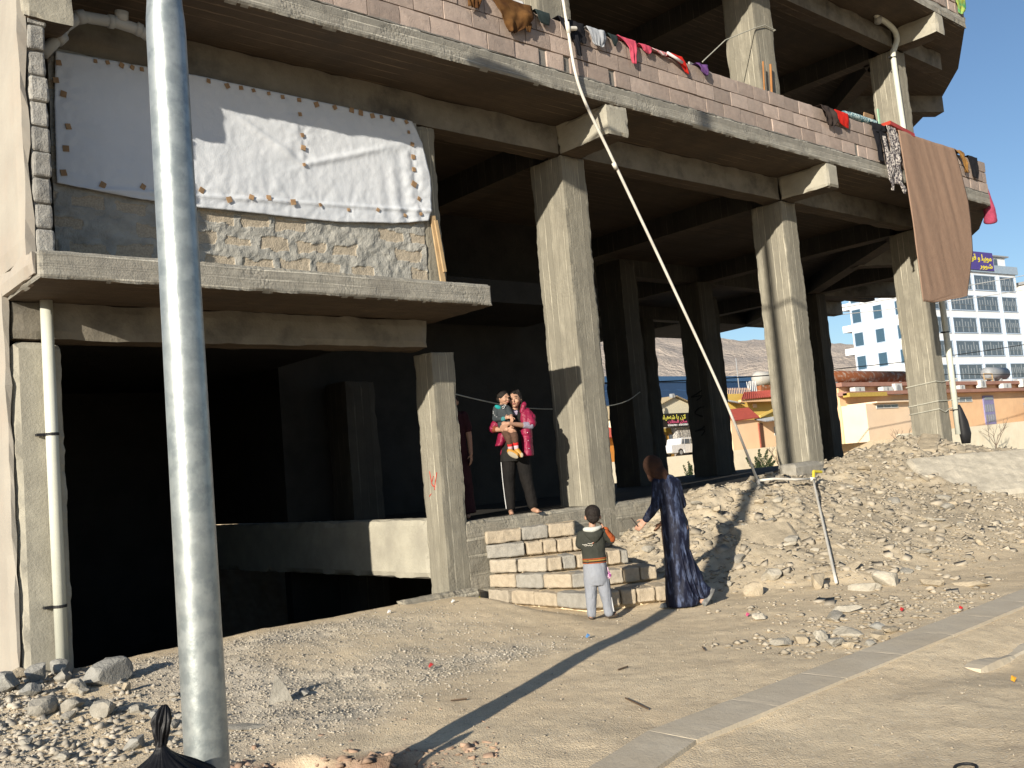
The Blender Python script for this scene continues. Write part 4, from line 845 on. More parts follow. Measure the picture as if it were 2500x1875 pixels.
def ell(mb, c, r_, rot=(0,0,0), n=18):
    from mathutils import Euler
    E_ = Euler(rot).to_matrix(); vs, fs = [], []; m_ = n//2
    for j in range(1, m_):
        ph = math.pi*j/m_
        for k in range(n):
            t = 2*math.pi*k/n; v = Vector((r_[0]*math.sin(ph)*math.cos(t), r_[1]*math.sin(ph)*math.sin(t), r_[2]*math.cos(ph))); vs.append(Vector(c)+E_ @ v)
    top = len(vs); vs += [Vector(c)+E_ @ Vector((0,0,r_[2])), Vector(c)+E_ @ Vector((0,0,-r_[2]))]
    for j in range(m_-2):
        for k in range(n): fs.append((j*n+k, (j+1)*n+k, (j+1)*n+(k+1)%n, j*n+(k+1)%n))
    for k in range(n): fs.append((top, k, (k+1)%n)); fs.append((top+1, (m_-2)*n+(k+1)%n, (m_-2)*n+k))
    mb.add(vs, fs)
def hand(mb, w_, d, pn, th, size=1.0, curl=.6):
    """Palm, four unequal bent fingers and a side thumb. w_ wrist, d pointing, pn palm normal, th thumb side."""
    w_, d, pn, th = Vector(w_), Vector(d).normalized(), Vector(pn).normalized(), Vector(th).normalized()
    th = (th-d*th.dot(d)).normalized(); s_ = size
    for o_ in (-.024, -.008, .008, .024):
        cone(mb, w_+th*o_*.6*s_, .014*s_, w_+d*.078*s_+th*o_*s_, .0125*s_, 8)
    for i, (o_, ln) in enumerate(((.028,.066), (.010,.075), (-.009,.070), (-.027,.055))):
        a = w_+d*.080*s_+th*o_*s_; dd = d.copy(); c_ = curl*(.8+.12*i)
        for k, f in enumerate((.42, .33, .25)):
            dd = (dd*math.cos(c_)+pn*math.sin(c_)).normalized() if k or curl > 0 else dd
            b = a+dd*ln*f*s_; cone(mb, a, .0085*s_*(1-.1*k), b, .0078*s_*(1-.12*k), 7); a = b; c_ = curl*.75
            pn = pn
    a = w_+d*.022*s_+th*.030*s_; b = a+(d*.55+th*.75+pn*.3).normalized()*.034*s_; c2 = b+(d*.8+th*.25+pn*.45).normalized()*.028*s_
    cone(mb, a, .012*s_, b, .010*s_, 7); cone(mb, b, .010*s_, c2, .008*s_, 7)
def grow(mb, name, mat, par, voxel=.007, sm=4, fold=0.0, ff=(7,7,3), cut=None, seed=0):
    """Fuse the overlapping shapes into one continuous surface and hang it under its person."""
    me = bpy.data.meshes.new('tmp'); me.from_pydata([tuple(v) for v in mb.v], [], mb.f)
    bm = bmesh.new(); bm.from_mesh(me); bmesh.ops.recalc_face_normals(bm, faces=bm.faces); bm.to_mesh(me); bm.free()
    t = bpy.data.objects.new('tmp', me); COL.objects.link(t)
    md = t.modifiers.new('r', 'REMESH'); md.mode = 'VOXEL'; md.voxel_size = voxel
    m2 = t.modifiers.new('s', 'SMOOTH'); m2.factor = .5; m2.iterations = sm
    dg = bpy.context.evaluated_depsgraph_get(); me2 = bpy.data.meshes.new_from_object(t.evaluated_get(dg))
    bpy.data.objects.remove(t); bpy.data.meshes.remove(me); me2.name = name
    if fold:
        n = len(me2.vertices)
        for v in me2.vertices:
            c = v.co; q = fbm(c.x*ff[0]+seed, c.y*ff[1], c.z*ff[2], 4)
            v.co = c+v.normal*fold*(1-abs(q)*2.2)
    o = link(me2, name, mat, par, local=True, smooth=True); return o
PR = -YAW
def fabric(name, c, c2=None, **k): return material(name, c, col2=c2 or tuple(q*.6 for q in c), rough=k.pop('rough', .85), bump=.0015, bscale=120, spec=k.pop('spec', .15), **k)

# --- woman in dark blue velvet dress, bending forward, seen from behind
wz = H(7.85, 6.63)
wo = empty('person', (7.85, 6.63, wz), 'woman in dark blue velvet dress and brown headscarf leaning forward, one arm held out', 'person', rz=PR)
mb = MB()
ell(mb, (-.105,.06,1.465), (.078,.095,.105), (.25,0,.3)); cone(mb, (-.15,.14,1.45), .014, (-.163,.165,1.435), .010, 8)      # head, nose
ell(mb, (-.125,.12,1.395), (.045,.05,.04)); cone(mb, (-.07,.04,1.40), .048, (-.01,0,1.30), .055)
for sx_ in (-.175, -.035): ell(mb, (sx_,.06,1.45), (.012,.022,.03))
for s_ in (-.02,.02): ell(mb, (-.135+s_,.135,1.475), (.012,.010,.009))
ell(mb, (-.145,.14,1.405), (.022,.012,.008))
loft(mb, [(.03,.02,1.31,.09,.07),(.03,0,1.15,.10,.085),(.045,0,.98,.095,.085),(.06,0,.82,.115,.10)])
cone(mb, (-.07,-.03,1.28), .042, (-.115,-.07,1.06), .036); cone(mb, (-.115,-.07,1.06), .035, (-.245,-.06,.915), .023)
hand(mb, (-.245,-.06,.915), (-.78,-.10,-.62), (-.2,.9,-.5), (-.5,.3,.8), .98, .42)
cone(mb, (.10,.02,1.27), .042, (.17,.07,1.04), .036); cone(mb, (.17,.07,1.04), .034, (-.05,.17,.86), .024)
hand(mb, (-.05,.17,.86), (-.7,.1,-.7), (.3,.6,.2), (.3,-.3,.5), .95, .5)
cone(mb, (.0,.03,.80), .085, (-.02,.02,.45), .06); cone(mb, (-.02,.02,.45), .055, (-.05,.02,.08), .035); cone(mb, (-.05,.02,.05), .03, (-.13,.02,.03), .024)
cone(mb, (.11,-.02,.80), .085, (.10,-.03,.44), .06); cone(mb, (.10,-.03,.44), .055, (.30,-.05,.17), .035); cone(mb, (.33,-.05,.15), .03, (.25,-.05,.045), .024)
grow(mb, 'body', SKIN, wo, .0062, 2)
VEL = material('crushed_velvet', (0.006,0.008,0.022), col2=(0.075,0.10,0.18), rough=.62, spec=.22, scale=26, ramp=(.50,.70), bump=.006, bscale=30, stretch=(1,1,.28))  # pale col2 streaks paint the velvet's highlights into the colour
mb = MB()
loft(mb, [(-.03,0,1.375,.055,.05),(-.01,0,1.345,.10,.075),(.0,.0,1.29,.125,.10),(.015,0,1.18,.125,.105),(.035,0,1.06,.118,.10),(.045,0,.96,.118,.10),(.06,0,.87,.135,.118),(.065,0,.78,.14,.125),(.058,0,.66,.135,.12),(.045,0,.46,.122,.115),(.045,0,.30,.135,.12),(.055,0,.16,.16,.13),(.06,-.005,.05,.17,.13),(.06,-.005,.015,.165,.125)])
cone(mb, (.07,-.02,.55), .10, (.19,-.04,.28), .10, flat=.8); cone(mb, (.15,-.03,.30), .09, (.275,-.05,.14), .075, flat=.75); cone(mb, (.24,-.05,.16), .06, (.33,-.06,.155), .035, flat=.7)
cone(mb, (-.075,-.02,1.285), .062, (-.125,-.07,1.06), .052); cone(mb, (-.125,-.07,1.06), .050, (-.238,-.06,.925), .036)
cone(mb, (.10,.01,1.27), .060, (.172,.07,1.045), .050); cone(mb, (.172,.07,1.045), .048, (.0,.16,.90), .038)
grow(mb, 'dress', VEL, wo, .0085, 3, .007, (9,9,2.2))
for s_ in range(10):
    t = random.Random(s_); x0 = .02+.018*s_; zt = .75-.02*s_
    # long soft folds fused into the dress are in its surface; narrow hem pleats are separate raised seams
    if s_ in (2, 5, 8):
        mb = MB(); mb.tube(smooth_path([(x0,-.112,zt),(x0+.02,-.118,.5),(x0+.05,-.125,.28),(x0+.10,-.115,.10)], 5), [.004]+[.012]*14+[.006], 8); grow(mb, 'dress_fold', VEL, wo, .005, 2)
mb = MB(); ell(mb, (-.103,.045,1.468), (.100,.118,.112), (.3,0,.25)); cone(mb, (-.075,.02,1.42), .082, (-.035,-.005,1.355), .085); cone(mb, (-.03,-.03,1.37), .06, (.0,-.06,1.30), .035); cone(mb, (-.13,.06,1.37), .04, (-.13,.06,1.33), .03)
grow(mb, 'headscarf', fabric('brown_scarf', (0.055,0.027,0.018), (0.035,0.018,0.012), scale=5), wo, .007, 3, .004, (12,12,12))
SHOE = material('grey_shoe', (0.10,0.10,0.10), col2=(0.2,0.2,0.19), rough=.7, scale=20)
mb = MB(); cone(mb, (-.06,.02,.035), .036, (-.145,.02,.024), .028); ell(mb, (-.10,.02,.012), (.085,.036,.014)); grow(mb, 'shoe', SHOE, wo, .005, 2)
mb = MB(); cone(mb, (.35,-.055,.145), .034, (.265,-.055,.035), .027); ell(mb, (.325,-.06,.075), (.020,.036,.115), (0,.64,0)); grow(mb, 'shoe', SHOE, wo, .005, 2)
tw = MB().tube([(-.392,-.085,.955),(-.36,-.08,.905),(-.33,-.07,.86)], [.006,.007,.006], 6).build('twig', material('dark_twig', (0.05,0.04,0.035)), None)
Rm = wmat(wo); tw.data.transform(Matrix.Translation(tw.location)); tw.data.transform(Rm); tw.location = (0,0,0); c0 = Rm @ Vector((-.36,-.08,.9)); tw.data.transform(Matrix.Translation(-c0)); tw.location = c0
tag(tw, 'short dark stick held in the outstretched hand of the woman in the blue dress', 'stick')

# --- boy seen from behind
bo = empty('person', (7.0, 7.0, H(7.0, 7.0)+.005), 'small boy seen from behind in a dark hooded sweatshirt and light grey trousers', 'person', rz=PR)
mb = MB(); ell(mb, (.082,.0,1.035), (.072,.084,.088)); ell(mb, (.082,.04,.975), (.045,.045,.04)); cone(mb, (.082,.08,1.01), .010, (.082,.095,1.0), .008, 8)
for sx_ in (.007, .157): ell(mb, (sx_,.015,1.005), (.010,.018,.026), (0,0,.3))
for sx_ in (-.028,.028): ell(mb, (.082+sx_,.078,1.03), (.012,.008,.008))
ell(mb, (.082,.082,.975), (.02,.01,.007)); cone(mb, (.075,0,.98), .036, (.065,0,.88), .038)
loft(mb, [(.06,0,.88,.07,.05),(.06,0,.83,.10,.06),(.06,0,.70,.09,.065),(.06,0,.55,.09,.07),(.06,0,.47,.09,.07)])
cone(mb, (-.045,0,.84), .034, (-.08,.02,.74), .030); cone(mb, (-.08,.02,.74), .028, (-.01,.12,.74), .020); hand(mb, (-.01,.12,.74), (1,.3,.1), (0,-.5,-.9), (0,.2,1), .70, .7)
cone(mb, (.17,0,.84), .034, (.255,.03,.755), .030); cone(mb, (.255,.03,.755), .027, (.185,.05,.885), .020); hand(mb, (.185,.05,.885), (-.45,.2,.9), (-.8,.5,-.1), (-.2,.9,.1), .70, .9)
cone(mb, (.01,0,.46), .055, (-.005,.0,.28), .04); cone(mb, (-.005,0,.28), .038, (-.025,0,.05), .025); cone(mb, (-.025,-.01,.03), .024, (-.02,.08,.02), .020)
cone(mb, (.11,0,.46), .055, (.125,.0,.28), .04); cone(mb, (.125,0,.28), .038, (.15,0,.05), .025); cone(mb, (.15,-.005,.03), .024, (.215,.045,.02), .020)
grow(mb, 'body', SKIN, bo, .0058, 2)
HAIR = material('black_hair', (0.014,0.011,0.010), col2=(0.03,0.024,0.02), rough=.7, scale=60, bump=.003, bscale=160, spec=.15)
mb = MB(); ell(mb, (.082,-.006,1.05), (.080,.090,.083)); ell(mb, (.080,-.035,1.005), (.066,.055,.060)); ell(mb, (.075,-.04,.962), (.016,.022,.025)); grow(mb, 'hair', HAIR, bo, .005, 2, .002, (30,30,12))
HOOD = fabric('charcoal_fleece', (0.030,0.032,0.026), (0.045,0.046,0.038), scale=4)
mb = MB(); loft(mb, [(.065,0,.905,.055,.048),(.06,0,.885,.095,.065),(.058,0,.85,.128,.078),(.055,0,.76,.130,.085),(.057,0,.66,.118,.085),(.059,0,.60,.118,.088),(.059,0,.557,.120,.09)])
cone(mb, (-.045,0,.835), .052, (-.073,.01,.745), .045); cone(mb, (-.073,.01,.745), .042, (-.02,.10,.735), .032)
cone(mb, (.165,0,.835), .052, (.243,.02,.765), .043); cone(mb, (.243,.02,.765), .040, (.232,.03,.80), .036)
grow(mb, 'sweatshirt', HOOD, bo, .006, 3, .004, (10,10,6))
mb = MB(); cone(mb, (.249,.008,.775), .040, (.196,.038,.868), .032); cone(mb, (.20,-.014,.845), .030, (.236,-.012,.80), .028); grow(mb, 'sleeve_panel', fabric('orange_fleece', (0.42,0.10,0.03)), bo, .005, 3, .003, (10,10,6))
mb = MB(); loft(mb, [(.07,-.035,.885,.085,.045),(.07,-.06,.86,.098,.045),(.07,-.078,.82,.072,.034),(.072,-.085,.775,.035,.018),(.073,-.086,.757,.010,.008)]); grow(mb, 'hood', HOOD, bo, .005, 3, .003, (10,10,6))
mb = MB(); mb.tube(smooth_path([(-.022,-.03,.893),(.0,-.066,.893),(.06,-.088,.888),(.12,-.07,.898),(.155,-.03,.912)], 5), [.012,.016,.02,.022,.024,.026,.027,.028,.028,.028,.028,.027,.026,.024,.022,.02,.018,.016,.014,.012,.010], 10); grow(mb, 'hood_lining', fabric('white_fleece', (0.55,0.56,0.52), (0.45,0.46,0.42)), bo, .005, 2)
for nm, z, c in (('hem_band',.598,(0.42,0.10,0.03)), ('hem_band',.583,(0.42,0.26,0.07)), ('hem_band',.570,(0.03,0.03,0.025)), ('hem_band',.560,(0.42,0.10,0.03))):
    mb = MB(); loft(mb, [(.059,0,z-.006,.1225,.093),(.059,0,z+.006,.1215,.092)], 40); o = mb.build(nm, fabric('band_%d' % int(z*1000), c), bo, smooth=True, local=True)
mb = MB()
for pts in ([(-.055,.752),(-.04,.745),(-.02,.749),(-.005,.744)], [(-.035,.738),(-.02,.733),(.0,.738),(.01,.732),(.02,.742)], [(.0,.757),(.03,.752),(.05,.758),(.06,.764)], [(.02,.735),(.035,.729),(.05,.737),(.04,.745)]):
    MB().tube([(x, -.089-.004*(1-abs(x-.05)*8), z) for x, z in pts], .0035, 6).build('lettering', material('white_print', (0.55,0.52,0.45)), bo, local=True)
mb = MB(); mb.tube([(.045,-.094,.752),(.06,-.093,.762),(.085,-.09,.766)], .004, 6); mb.build('print', material('orange_print', (0.5,0.12,0.04)), bo, local=True)
GRYT = fabric('grey_jersey', (0.27,0.285,0.32), (0.22,0.235,0.27), scale=3)
mb = MB(); loft(mb, [(.058,0,.565,.108,.08),(.058,0,.52,.118,.095),(.06,0,.44,.122,.10),(.062,0,.38,.120,.095),(.064,0,.335,.105,.08)])
cone(mb, (.0,0,.40), .066, (-.008,0,.22), .056); cone(mb, (-.008,0,.22), .054, (-.02,0,.05), .042); cone(mb, (.125,0,.40), .066, (.138,0,.22), .056); cone(mb, (.138,0,.22), .054, (.155,0,.05), .044)
grow(mb, 'trousers', GRYT, bo, .006, 2, .006, (9,9,4))
mb = MB(); mb.tube([(.19,-.02,.20),(.197,-.02,.12),(.203,-.02,.06)], .006, 6); mb.build('side_stripe', material('white_stripe', (0.6,0.6,0.6)), bo, local=True)
SAND = material('brown_sandal', (0.10,0.075,0.055), rough=.8)
mb = MB(); ell(mb, (-.022,.03,.010), (.034,.085,.014)); cone(mb, (-.045,.05,.03), .01, (.0,.05,.03), .01); grow(mb, 'sandal', SAND, bo, .005, 2)
mb = MB(); ell(mb, (.185,.02,.010), (.085,.036,.014), (0,0,.5)); cone(mb, (.19,.0,.035), .012, (.22,.05,.035), .012); grow(mb, 'sandal', SAND, bo, .005, 2)
mb = MB(); ell(mb, (.19,-.05,.42), (.020,.012,.035), (0,.2,0)); cone(mb, (.185,-.05,.45), .008, (.178,-.045,.50), .006); grow(mb, 'sachet', material('pink_wrapper', (0.6,0.45,0.5), col2=(0.25,0.05,0.2), scale=40, ramp=(.45,.55)), bo, .004, 1)

# --- girl in a pink jacket carrying a toddler
go = empty('person', (7.95, 9.3, 1.0), 'barefoot girl in a bright pink padded jacket standing on the plinth, carrying a toddler', 'person', rz=PR)
def face(mb, c, r_, yaw_, s_=1.0, down=0.0):
    """Head with eye sockets, nose, lips, chin and ears, turned by yaw_ (0 looks at -y)."""
    Rz = Matrix.Rotation(yaw_, 3, 'Z') @ Matrix.Rotation(down, 3, 'X'); C = Vector(c)
    def P(x, y, z): return C+Rz @ Vector((x*s_, y*s_, z*s_))
    ell(mb, C, (r_[0], r_[1], r_[2]), (down, 0, yaw_)); ell(mb, P(0,-.030,-.055), (.050*s_,.052*s_,.050*s_)); ell(mb, P(0,-.058,-.088), (.020*s_,.018*s_,.016*s_))
    cone(mb, P(0,-.083,.005), .007*s_, P(0,-.103,-.028), .012*s_, 10); ell(mb, P(0,-.086,-.058), (.022*s_,.010*s_,.008*s_)); ell(mb, P(0,-.083,.028), (.042*s_,.012*s_,.010*s_))
    for q in (-1, 1): ell(mb, P(q*.078,.010,-.012), (.010*s_,.018*s_,.030*s_)); ell(mb, P(q*.038,-.066,-.030), (.026*s_,.02*s_,.022*s_))
    return P
def face_parts(par, P, s_=1.0):
    EYE = material('dark_eye', (0.02,0.012,0.01), rough=.2, spec=.6); BROW = HAIR
    for q in (-1, 1):
        mb = MB(); ell(mb, P(q*.031,-.083,.008), (.010*s_,.006*s_,.0045*s_)); mb.build('eye', EYE, par, smooth=True, local=True)
        mb = MB(); mb.tube([P(q*.014,-.092,.026), P(q*.032,-.092,.033), P(q*.050,-.080,.028)], .0022*s_, 6); mb.build('eyebrow', BROW, par, local=True)
    mb = MB(); ell(mb, P(0,-.094,-.058), (.021*s_,.005*s_,.0065*s_)); mb.build('lips', material('lips', (0.36,0.12,0.10), rough=.4), par, smooth=True, local=True)
mb = MB(); Pg = face(mb, (.212,-.02,1.435), (.073,.088,.098), -.18)
cone(mb, (.21,.0,1.37), .044, (.20,.01,1.27), .048); loft(mb, [(.20,.01,1.28,.10,.06),(.19,.01,1.15,.11,.075),(.18,.01,.98,.10,.075),(.17,.01,.85,.12,.085)])
cone(mb, (.335,0,1.24), .045, (.375,-.06,1.08), .038); cone(mb, (.375,-.06,1.08), .037, (.11,-.27,1.125), .026)
hand(mb, (.11,-.27,1.125), (-.8,.10,-.35), (.1,.6,-.7), (.1,-.3,.9), .95, .55)
cone(mb, (.05,0,1.22), .045, (-.10,-.05,1.08), .038); cone(mb, (-.10,-.05,1.08), .037, (.085,-.25,1.055), .026)
hand(mb, (.085,-.25,1.055), (.85,-.15,-.35), (.1,.6,-.5), (.2,-.3,.9), .95, .8)
cone(mb, (.10,.01,.82), .075, (.06,.0,.42), .05); cone(mb, (.06,0,.42), .048, (.045,.0,.07), .030); cone(mb, (.045,-.01,.04), .032, (.05,-.13,.022), .028)
cone(mb, (.24,.01,.82), .075, (.265,.0,.42), .05); cone(mb, (.265,0,.42), .048, (.32,.0,.07), .030); cone(mb, (.325,-.01,.04), .032, (.375,-.12,.022), .028)
for fx, fy_, ux in ((.05,-.15,.0), (.385,-.135,.05)):
    for k in range(5): cone(mb, (fx-.022+.011*k, fy_+.012*abs(k-1), .016), .008, (fx-.024+.012*k+ux*.3, fy_-.022+.012*abs(k-1), .012), .0065, 6)
grow(mb, 'body', SKIN, go, .0058, 2); face_parts(go, Pg)
mb = MB(); ell(mb, (.218,.012,1.470), (.086,.094,.090)); ell(mb, (.222,.04,1.39), (.072,.055,.10)); cone(mb, (.282,-.02,1.45), .024, (.290,.0,1.30), .026); cone(mb, (.146,-.03,1.45), .026, (.140,.0,1.30), .024)
for k in range(7): t = k/6; cone(mb, (.150+.12*t,-.085+.10*abs(t-.5),1.508-.10*abs(t-.5)), .013, (.17+.09*t,-.02,1.54), .02, 8)
grow(mb, 'hair', HAIR, go, .005, 2, .003, (24,24,8))
DARKT = fabric('black_knit', (0.022,0.021,0.020)); PINKJ = fabric('pink_nylon', (0.26,0.011,0.052), (0.20,0.008,0.038), rough=.5, spec=.35, scale=5)
mb = MB(); loft(mb, [(.205,0,1.30,.06,.05),(.20,0,1.27,.12,.075),(.19,0,1.15,.135,.09),(.17,0,.98,.125,.095),(.145,0,.85,.14,.105),(.13,0,.75,.155,.11),(.125,0,.66,.16,.11)]); grow(mb, 'long_shirt', DARKT, go, .007, 3, .005, (8,8,3))
mb = MB(); mb.tube([(.17,-.078,1.285),(.20,-.085,1.265),(.235,-.08,1.28)], [.016,.022,.016], 10); ell(mb, (.205,-.085,1.255), (.03,.015,.03)); grow(mb, 'collar', fabric('lilac_knit', (0.42,0.36,0.47)), go, .005, 2)
mb = MB()
loft(mb, [(.315,.01,1.29,.06,.07),(.32,.0,1.20,.075,.10),(.318,-.005,1.05,.075,.115),(.315,-.005,.90,.072,.12),(.315,-.01,.78,.072,.125),(.318,-.01,.715,.072,.125)])
cone(mb, (.345,0,1.245), .068, (.385,-.055,1.12), .066); cone(mb, (.385,-.055,1.12), .062, (.37,-.07,1.10), .056)
cone(mb, (.29,-.05,1.27), .028, (.325,-.035,1.365), .026); cone(mb, (.325,-.02,1.365), .022, (.30,.05,1.33), .03); cone(mb, (.39,-.01,1.25), .03, (.42,-.02,1.19), .034)
loft(mb, [(.06,.02,1.28,.06,.07),(.05,.01,1.15,.06,.10),(.03,.0,1.02,.06,.11),(.0,-.01,.92,.062,.115),(-.03,-.02,.87,.050,.10)])
cone(mb, (.04,0,1.23), .064, (-.07,-.04,1.11), .060); cone(mb, (-.07,-.04,1.11), .058, (-.095,-.06,1.09), .052)
loft(mb, [(.20,.07,1.30,.12,.04),(.19,.085,1.15,.16,.045),(.17,.09,.95,.17,.045),(.16,.09,.75,.19,.045)])
grow(mb, 'jacket', PINKJ, go, .0068, 2, .008, (9,9,12))
mb = MB(); cone(mb, (.378,-.072,1.088), .050, (.30,-.125,1.095), .040); grow(mb, 'cuff', fabric('grey_lilac_knit', (0.33,0.31,0.40)), go, .005, 2, .003, (20,20,20))
mb = MB(); cone(mb, (-.10,-.055,1.085), .048, (-.055,-.10,1.075), .040); grow(mb, 'cuff', fabric('rust_knit', (0.22,0.06,0.03)), go, .005, 2)
for i in range(3): mb = MB(); ell(mb, (.335,-.135,.80+i*.10), (.006,.004,.007)); mb.build('snap_button', material('steel_button', (0.7,0.7,0.7), rough=.3, metal=.8), go, smooth=True, local=True)
TRK = fabric('black_tracksuit', (0.008,0.0075,0.0075), (0.014,0.012,0.011), scale=3)
mb = MB(); loft(mb, [(.16,0,.88,.13,.09),(.16,0,.76,.145,.10),(.165,0,.70,.14,.10)])
cone(mb, (.08,0,.72), .092, (.048,0,.42), .076); cone(mb, (.048,0,.42), .074, (.045,0,.10), .060); cone(mb, (.25,0,.72), .094, (.275,0,.42), .078); cone(mb, (.275,0,.42), .076, (.322,0,.10), .060)
grow(mb, 'trousers', TRK, go, .007, 2, .006, (9,9,5))
mb = MB(); mb.tube([(-.026,-.060,.66),(-.026,-.055,.50),(-.024,-.050,.38),(-.018,-.045,.22),(-.010,-.04,.08)], .0055, 6); mb.build('side_stripe', material('white_stripe', (0.6,0.6,0.6)), go, local=True)

to_ = empty('person', (7.95, 9.3, 1.0), 'toddler in a dark printed top, brown leggings and mustard shoes held on the girl\'s arms', 'person', rz=PR)
mb = MB(); Pt = face(mb, (.075,-.14,1.455), (.064,.074,.080), .75, .80, .15)
cone(mb, (.06,-.12,1.40), .034, (.045,-.12,1.35), .036); loft(mb, [(.04,-.13,1.36,.06,.045),(.04,-.13,1.28,.075,.055),(.06,-.14,1.15,.075,.06),(.09,-.15,1.05,.08,.065)])
cone(mb, (-.025,-.13,1.33), .032, (-.04,-.17,1.205), .028); cone(mb, (-.04,-.17,1.205), .026, (.075,-.24,1.195), .019); hand(mb, (.075,-.24,1.195), (.9,-.1,.25), (.0,.8,-.3), (0,0,1), .62, .9)
cone(mb, (.11,-.13,1.32), .032, (.150,-.17,1.23), .028); cone(mb, (.150,-.17,1.23), .025, (.150,-.235,1.205), .019); hand(mb, (.150,-.235,1.205), (.1,-.5,-.7), (-.3,.6,-.2), (1,0,.2), .62, .8)
cone(mb, (.07,-.18,1.04), .048, (.095,-.25,.95), .038); cone(mb, (.095,-.25,.95), .036, (.105,-.245,.80), .024); cone(mb, (.14,-.18,1.04), .048, (.165,-.25,.96), .038); cone(mb, (.165,-.25,.96), .036, (.178,-.245,.81), .024)
cone(mb, (.105,-.25,.775), .026, (.165,-.30,.735), .022); cone(mb, (.18,-.25,.785), .026, (.225,-.27,.725), .022)
grow(mb, 'body', SKIN, to_, .0055, 2); face_parts(to_, Pt, .8)
mb = MB(); ell(mb, (.060,-.128,1.488), (.074,.084,.068)); ell(mb, (.040,-.115,1.458), (.060,.062,.062)); grow(mb, 'hair', HAIR, to_, .0045, 2, .002, (30,30,16))
TOP = fabric('charcoal_print', (0.020,0.025,0.030), (0.05,0.06,0.065), scale=4)
mb = MB(); loft(mb, [(.045,-.125,1.375,.045,.04),(.04,-.13,1.345,.085,.055),(.042,-.135,1.28,.092,.065),(.06,-.145,1.17,.092,.072),(.075,-.15,1.08,.095,.078)])
cone(mb, (-.025,-.135,1.325), .046, (-.045,-.17,1.205), .042); cone(mb, (-.045,-.17,1.205), .040, (.05,-.225,1.19), .030); cone(mb, (.11,-.135,1.315), .044, (.145,-.165,1.245), .036)
grow(mb, 'top', TOP, to_, .0055, 2, .004, (12,12,10))
mb = MB(); ell(mb, (-.005,-.175,1.345), (.045,.02,.025), (0,.5,0)); grow(mb, 'shoulder_panel', fabric('teal_panel', (0.02,0.32,0.32)), to_, .004, 1)
mb = MB()
for pts in ([(-.070,1.30),(-.062,1.285),(-.072,1.272),(-.060,1.262)], [(-.058,1.25),(-.048,1.245),(-.05,1.232)], [(-.04,1.222),(-.028,1.226),(-.022,1.212)], [(-.01,1.212),(0,1.205),(.008,1.214)]): MB().tube([(x,-.213 if x > -.05 else -.20,z) for x, z in pts], .003, 5).build('lettering', material('pale_print', (0.55,0.56,0.56)), to_, local=True)
for pts in ([(.045,1.335),(.06,1.35),(.08,1.345),(.07,1.325),(.05,1.318)], [(.07,1.36),(.09,1.365),(.095,1.35)]): MB().tube([(x,-.196,z) for x, z in pts], .004, 5).build('lettering', material('pale_print', (0.55,0.56,0.56)), to_, local=True)
mb = MB(); cone(mb, (.046,-.226,1.19), .033, (.056,-.232,1.19), .031); grow(mb, 'cuff', fabric('teal_cuff', (0.08,0.30,0.32)), to_, .004, 1)
mb = MB(); loft(mb, [(.10,-.16,1.09,.09,.075),(.105,-.17,1.03,.088,.075)]); cone(mb, (.07,-.185,1.03), .058, (.095,-.25,.95), .048); cone(mb, (.095,-.25,.95), .046, (.103,-.25,.885), .038); cone(mb, (.145,-.185,1.03), .058, (.168,-.25,.96), .048); cone(mb, (.168,-.25,.96), .046, (.175,-.25,.895), .038)
grow(mb, 'leggings', fabric('brown_leggings', (0.10,0.055,0.038)), to_, .0055, 2, .003, (10,10,8))
mb = MB(); cone(mb, (.103,-.25,.88), .037, (.105,-.25,.855), .034); grow(mb, 'leg_cuff', fabric('red_cuff', (0.62,0.03,0.03)), to_, .004, 1)
mb = MB(); cone(mb, (.175,-.25,.89), .037, (.178,-.25,.862), .034); grow(mb, 'leg_cuff', fabric('red_cuff', (0.62,0.03,0.03)), to_, .004, 1)
for x, z in ((.105,.835), (.179,.842)): mb = MB(); cone(mb, (x,-.25,z), .031, (x,-.25,z-.03), .029); grow(mb, 'sock', fabric('pink_white_sock', (0.70,0.48,0.52)), to_, .004, 1)
MUS = material('mustard_leather', (0.50,0.25,0.04), rough=.5); SOLE = material('tan_sole', (0.38,0.33,0.24), rough=.8)
mb = MB(); cone(mb, (.095,-.255,.785), .036, (.175,-.31,.735), .030); sh = grow(mb, 'shoe', MUS, to_, .0045, 2); mb = MB(); ell(mb, (.130,-.315,.735), (.078,.012,.034), (.3,.55,-.3)); grow(mb, 'sole', SOLE, to_, .004, 1)
mb = MB(); cone(mb, (.185,-.25,.79), .034, (.232,-.275,.722), .028); grow(mb, 'shoe', MUS, to_, .0045, 2); mb = MB(); ell(mb, (.238,-.295,.725), (.02,.01,.03)); grow(mb, 'sole', SOLE, to_, .004, 1)

# --- figure standing in the dark beside the low column
do = empty('person', (7.56, 9.75, 1.0), 'barely visible person in dark clothes in the shadow right of the low column', 'person', rz=PR)
mb = MB(); Pd = face(mb, (.0,0,1.48), (.075,.09,.10), .1); cone(mb, (0,0,1.42), .045, (0,0,1.32), .05); loft(mb, [(0,0,1.33,.13,.07),(0,0,1.15,.12,.08),(0,0,.95,.11,.08),(0,0,.82,.13,.09)])
for q in (-1, 1):
    cone(mb, (q*.15,0,1.29), .045, (q*.185,.0,1.02), .038); cone(mb, (q*.185,0,1.02), .036, (q*.19,-.03,.80), .026); hand(mb, (q*.19,-.03,.80), (0,-.05,-1), (-q*.9,-.2,0), (-q*.3,-.9,0), 1, .25)
    cone(mb, (q*.07,0,.80), .075, (q*.08,0,.44), .052); cone(mb, (q*.08,0,.44), .05, (q*.09,0,.07), .032); cone(mb, (q*.09,0,.035), .032, (q*.10,-.13,.025), .028)
grow(mb, 'body', SKIN, do, .0075, 2); face_parts(do, Pd)
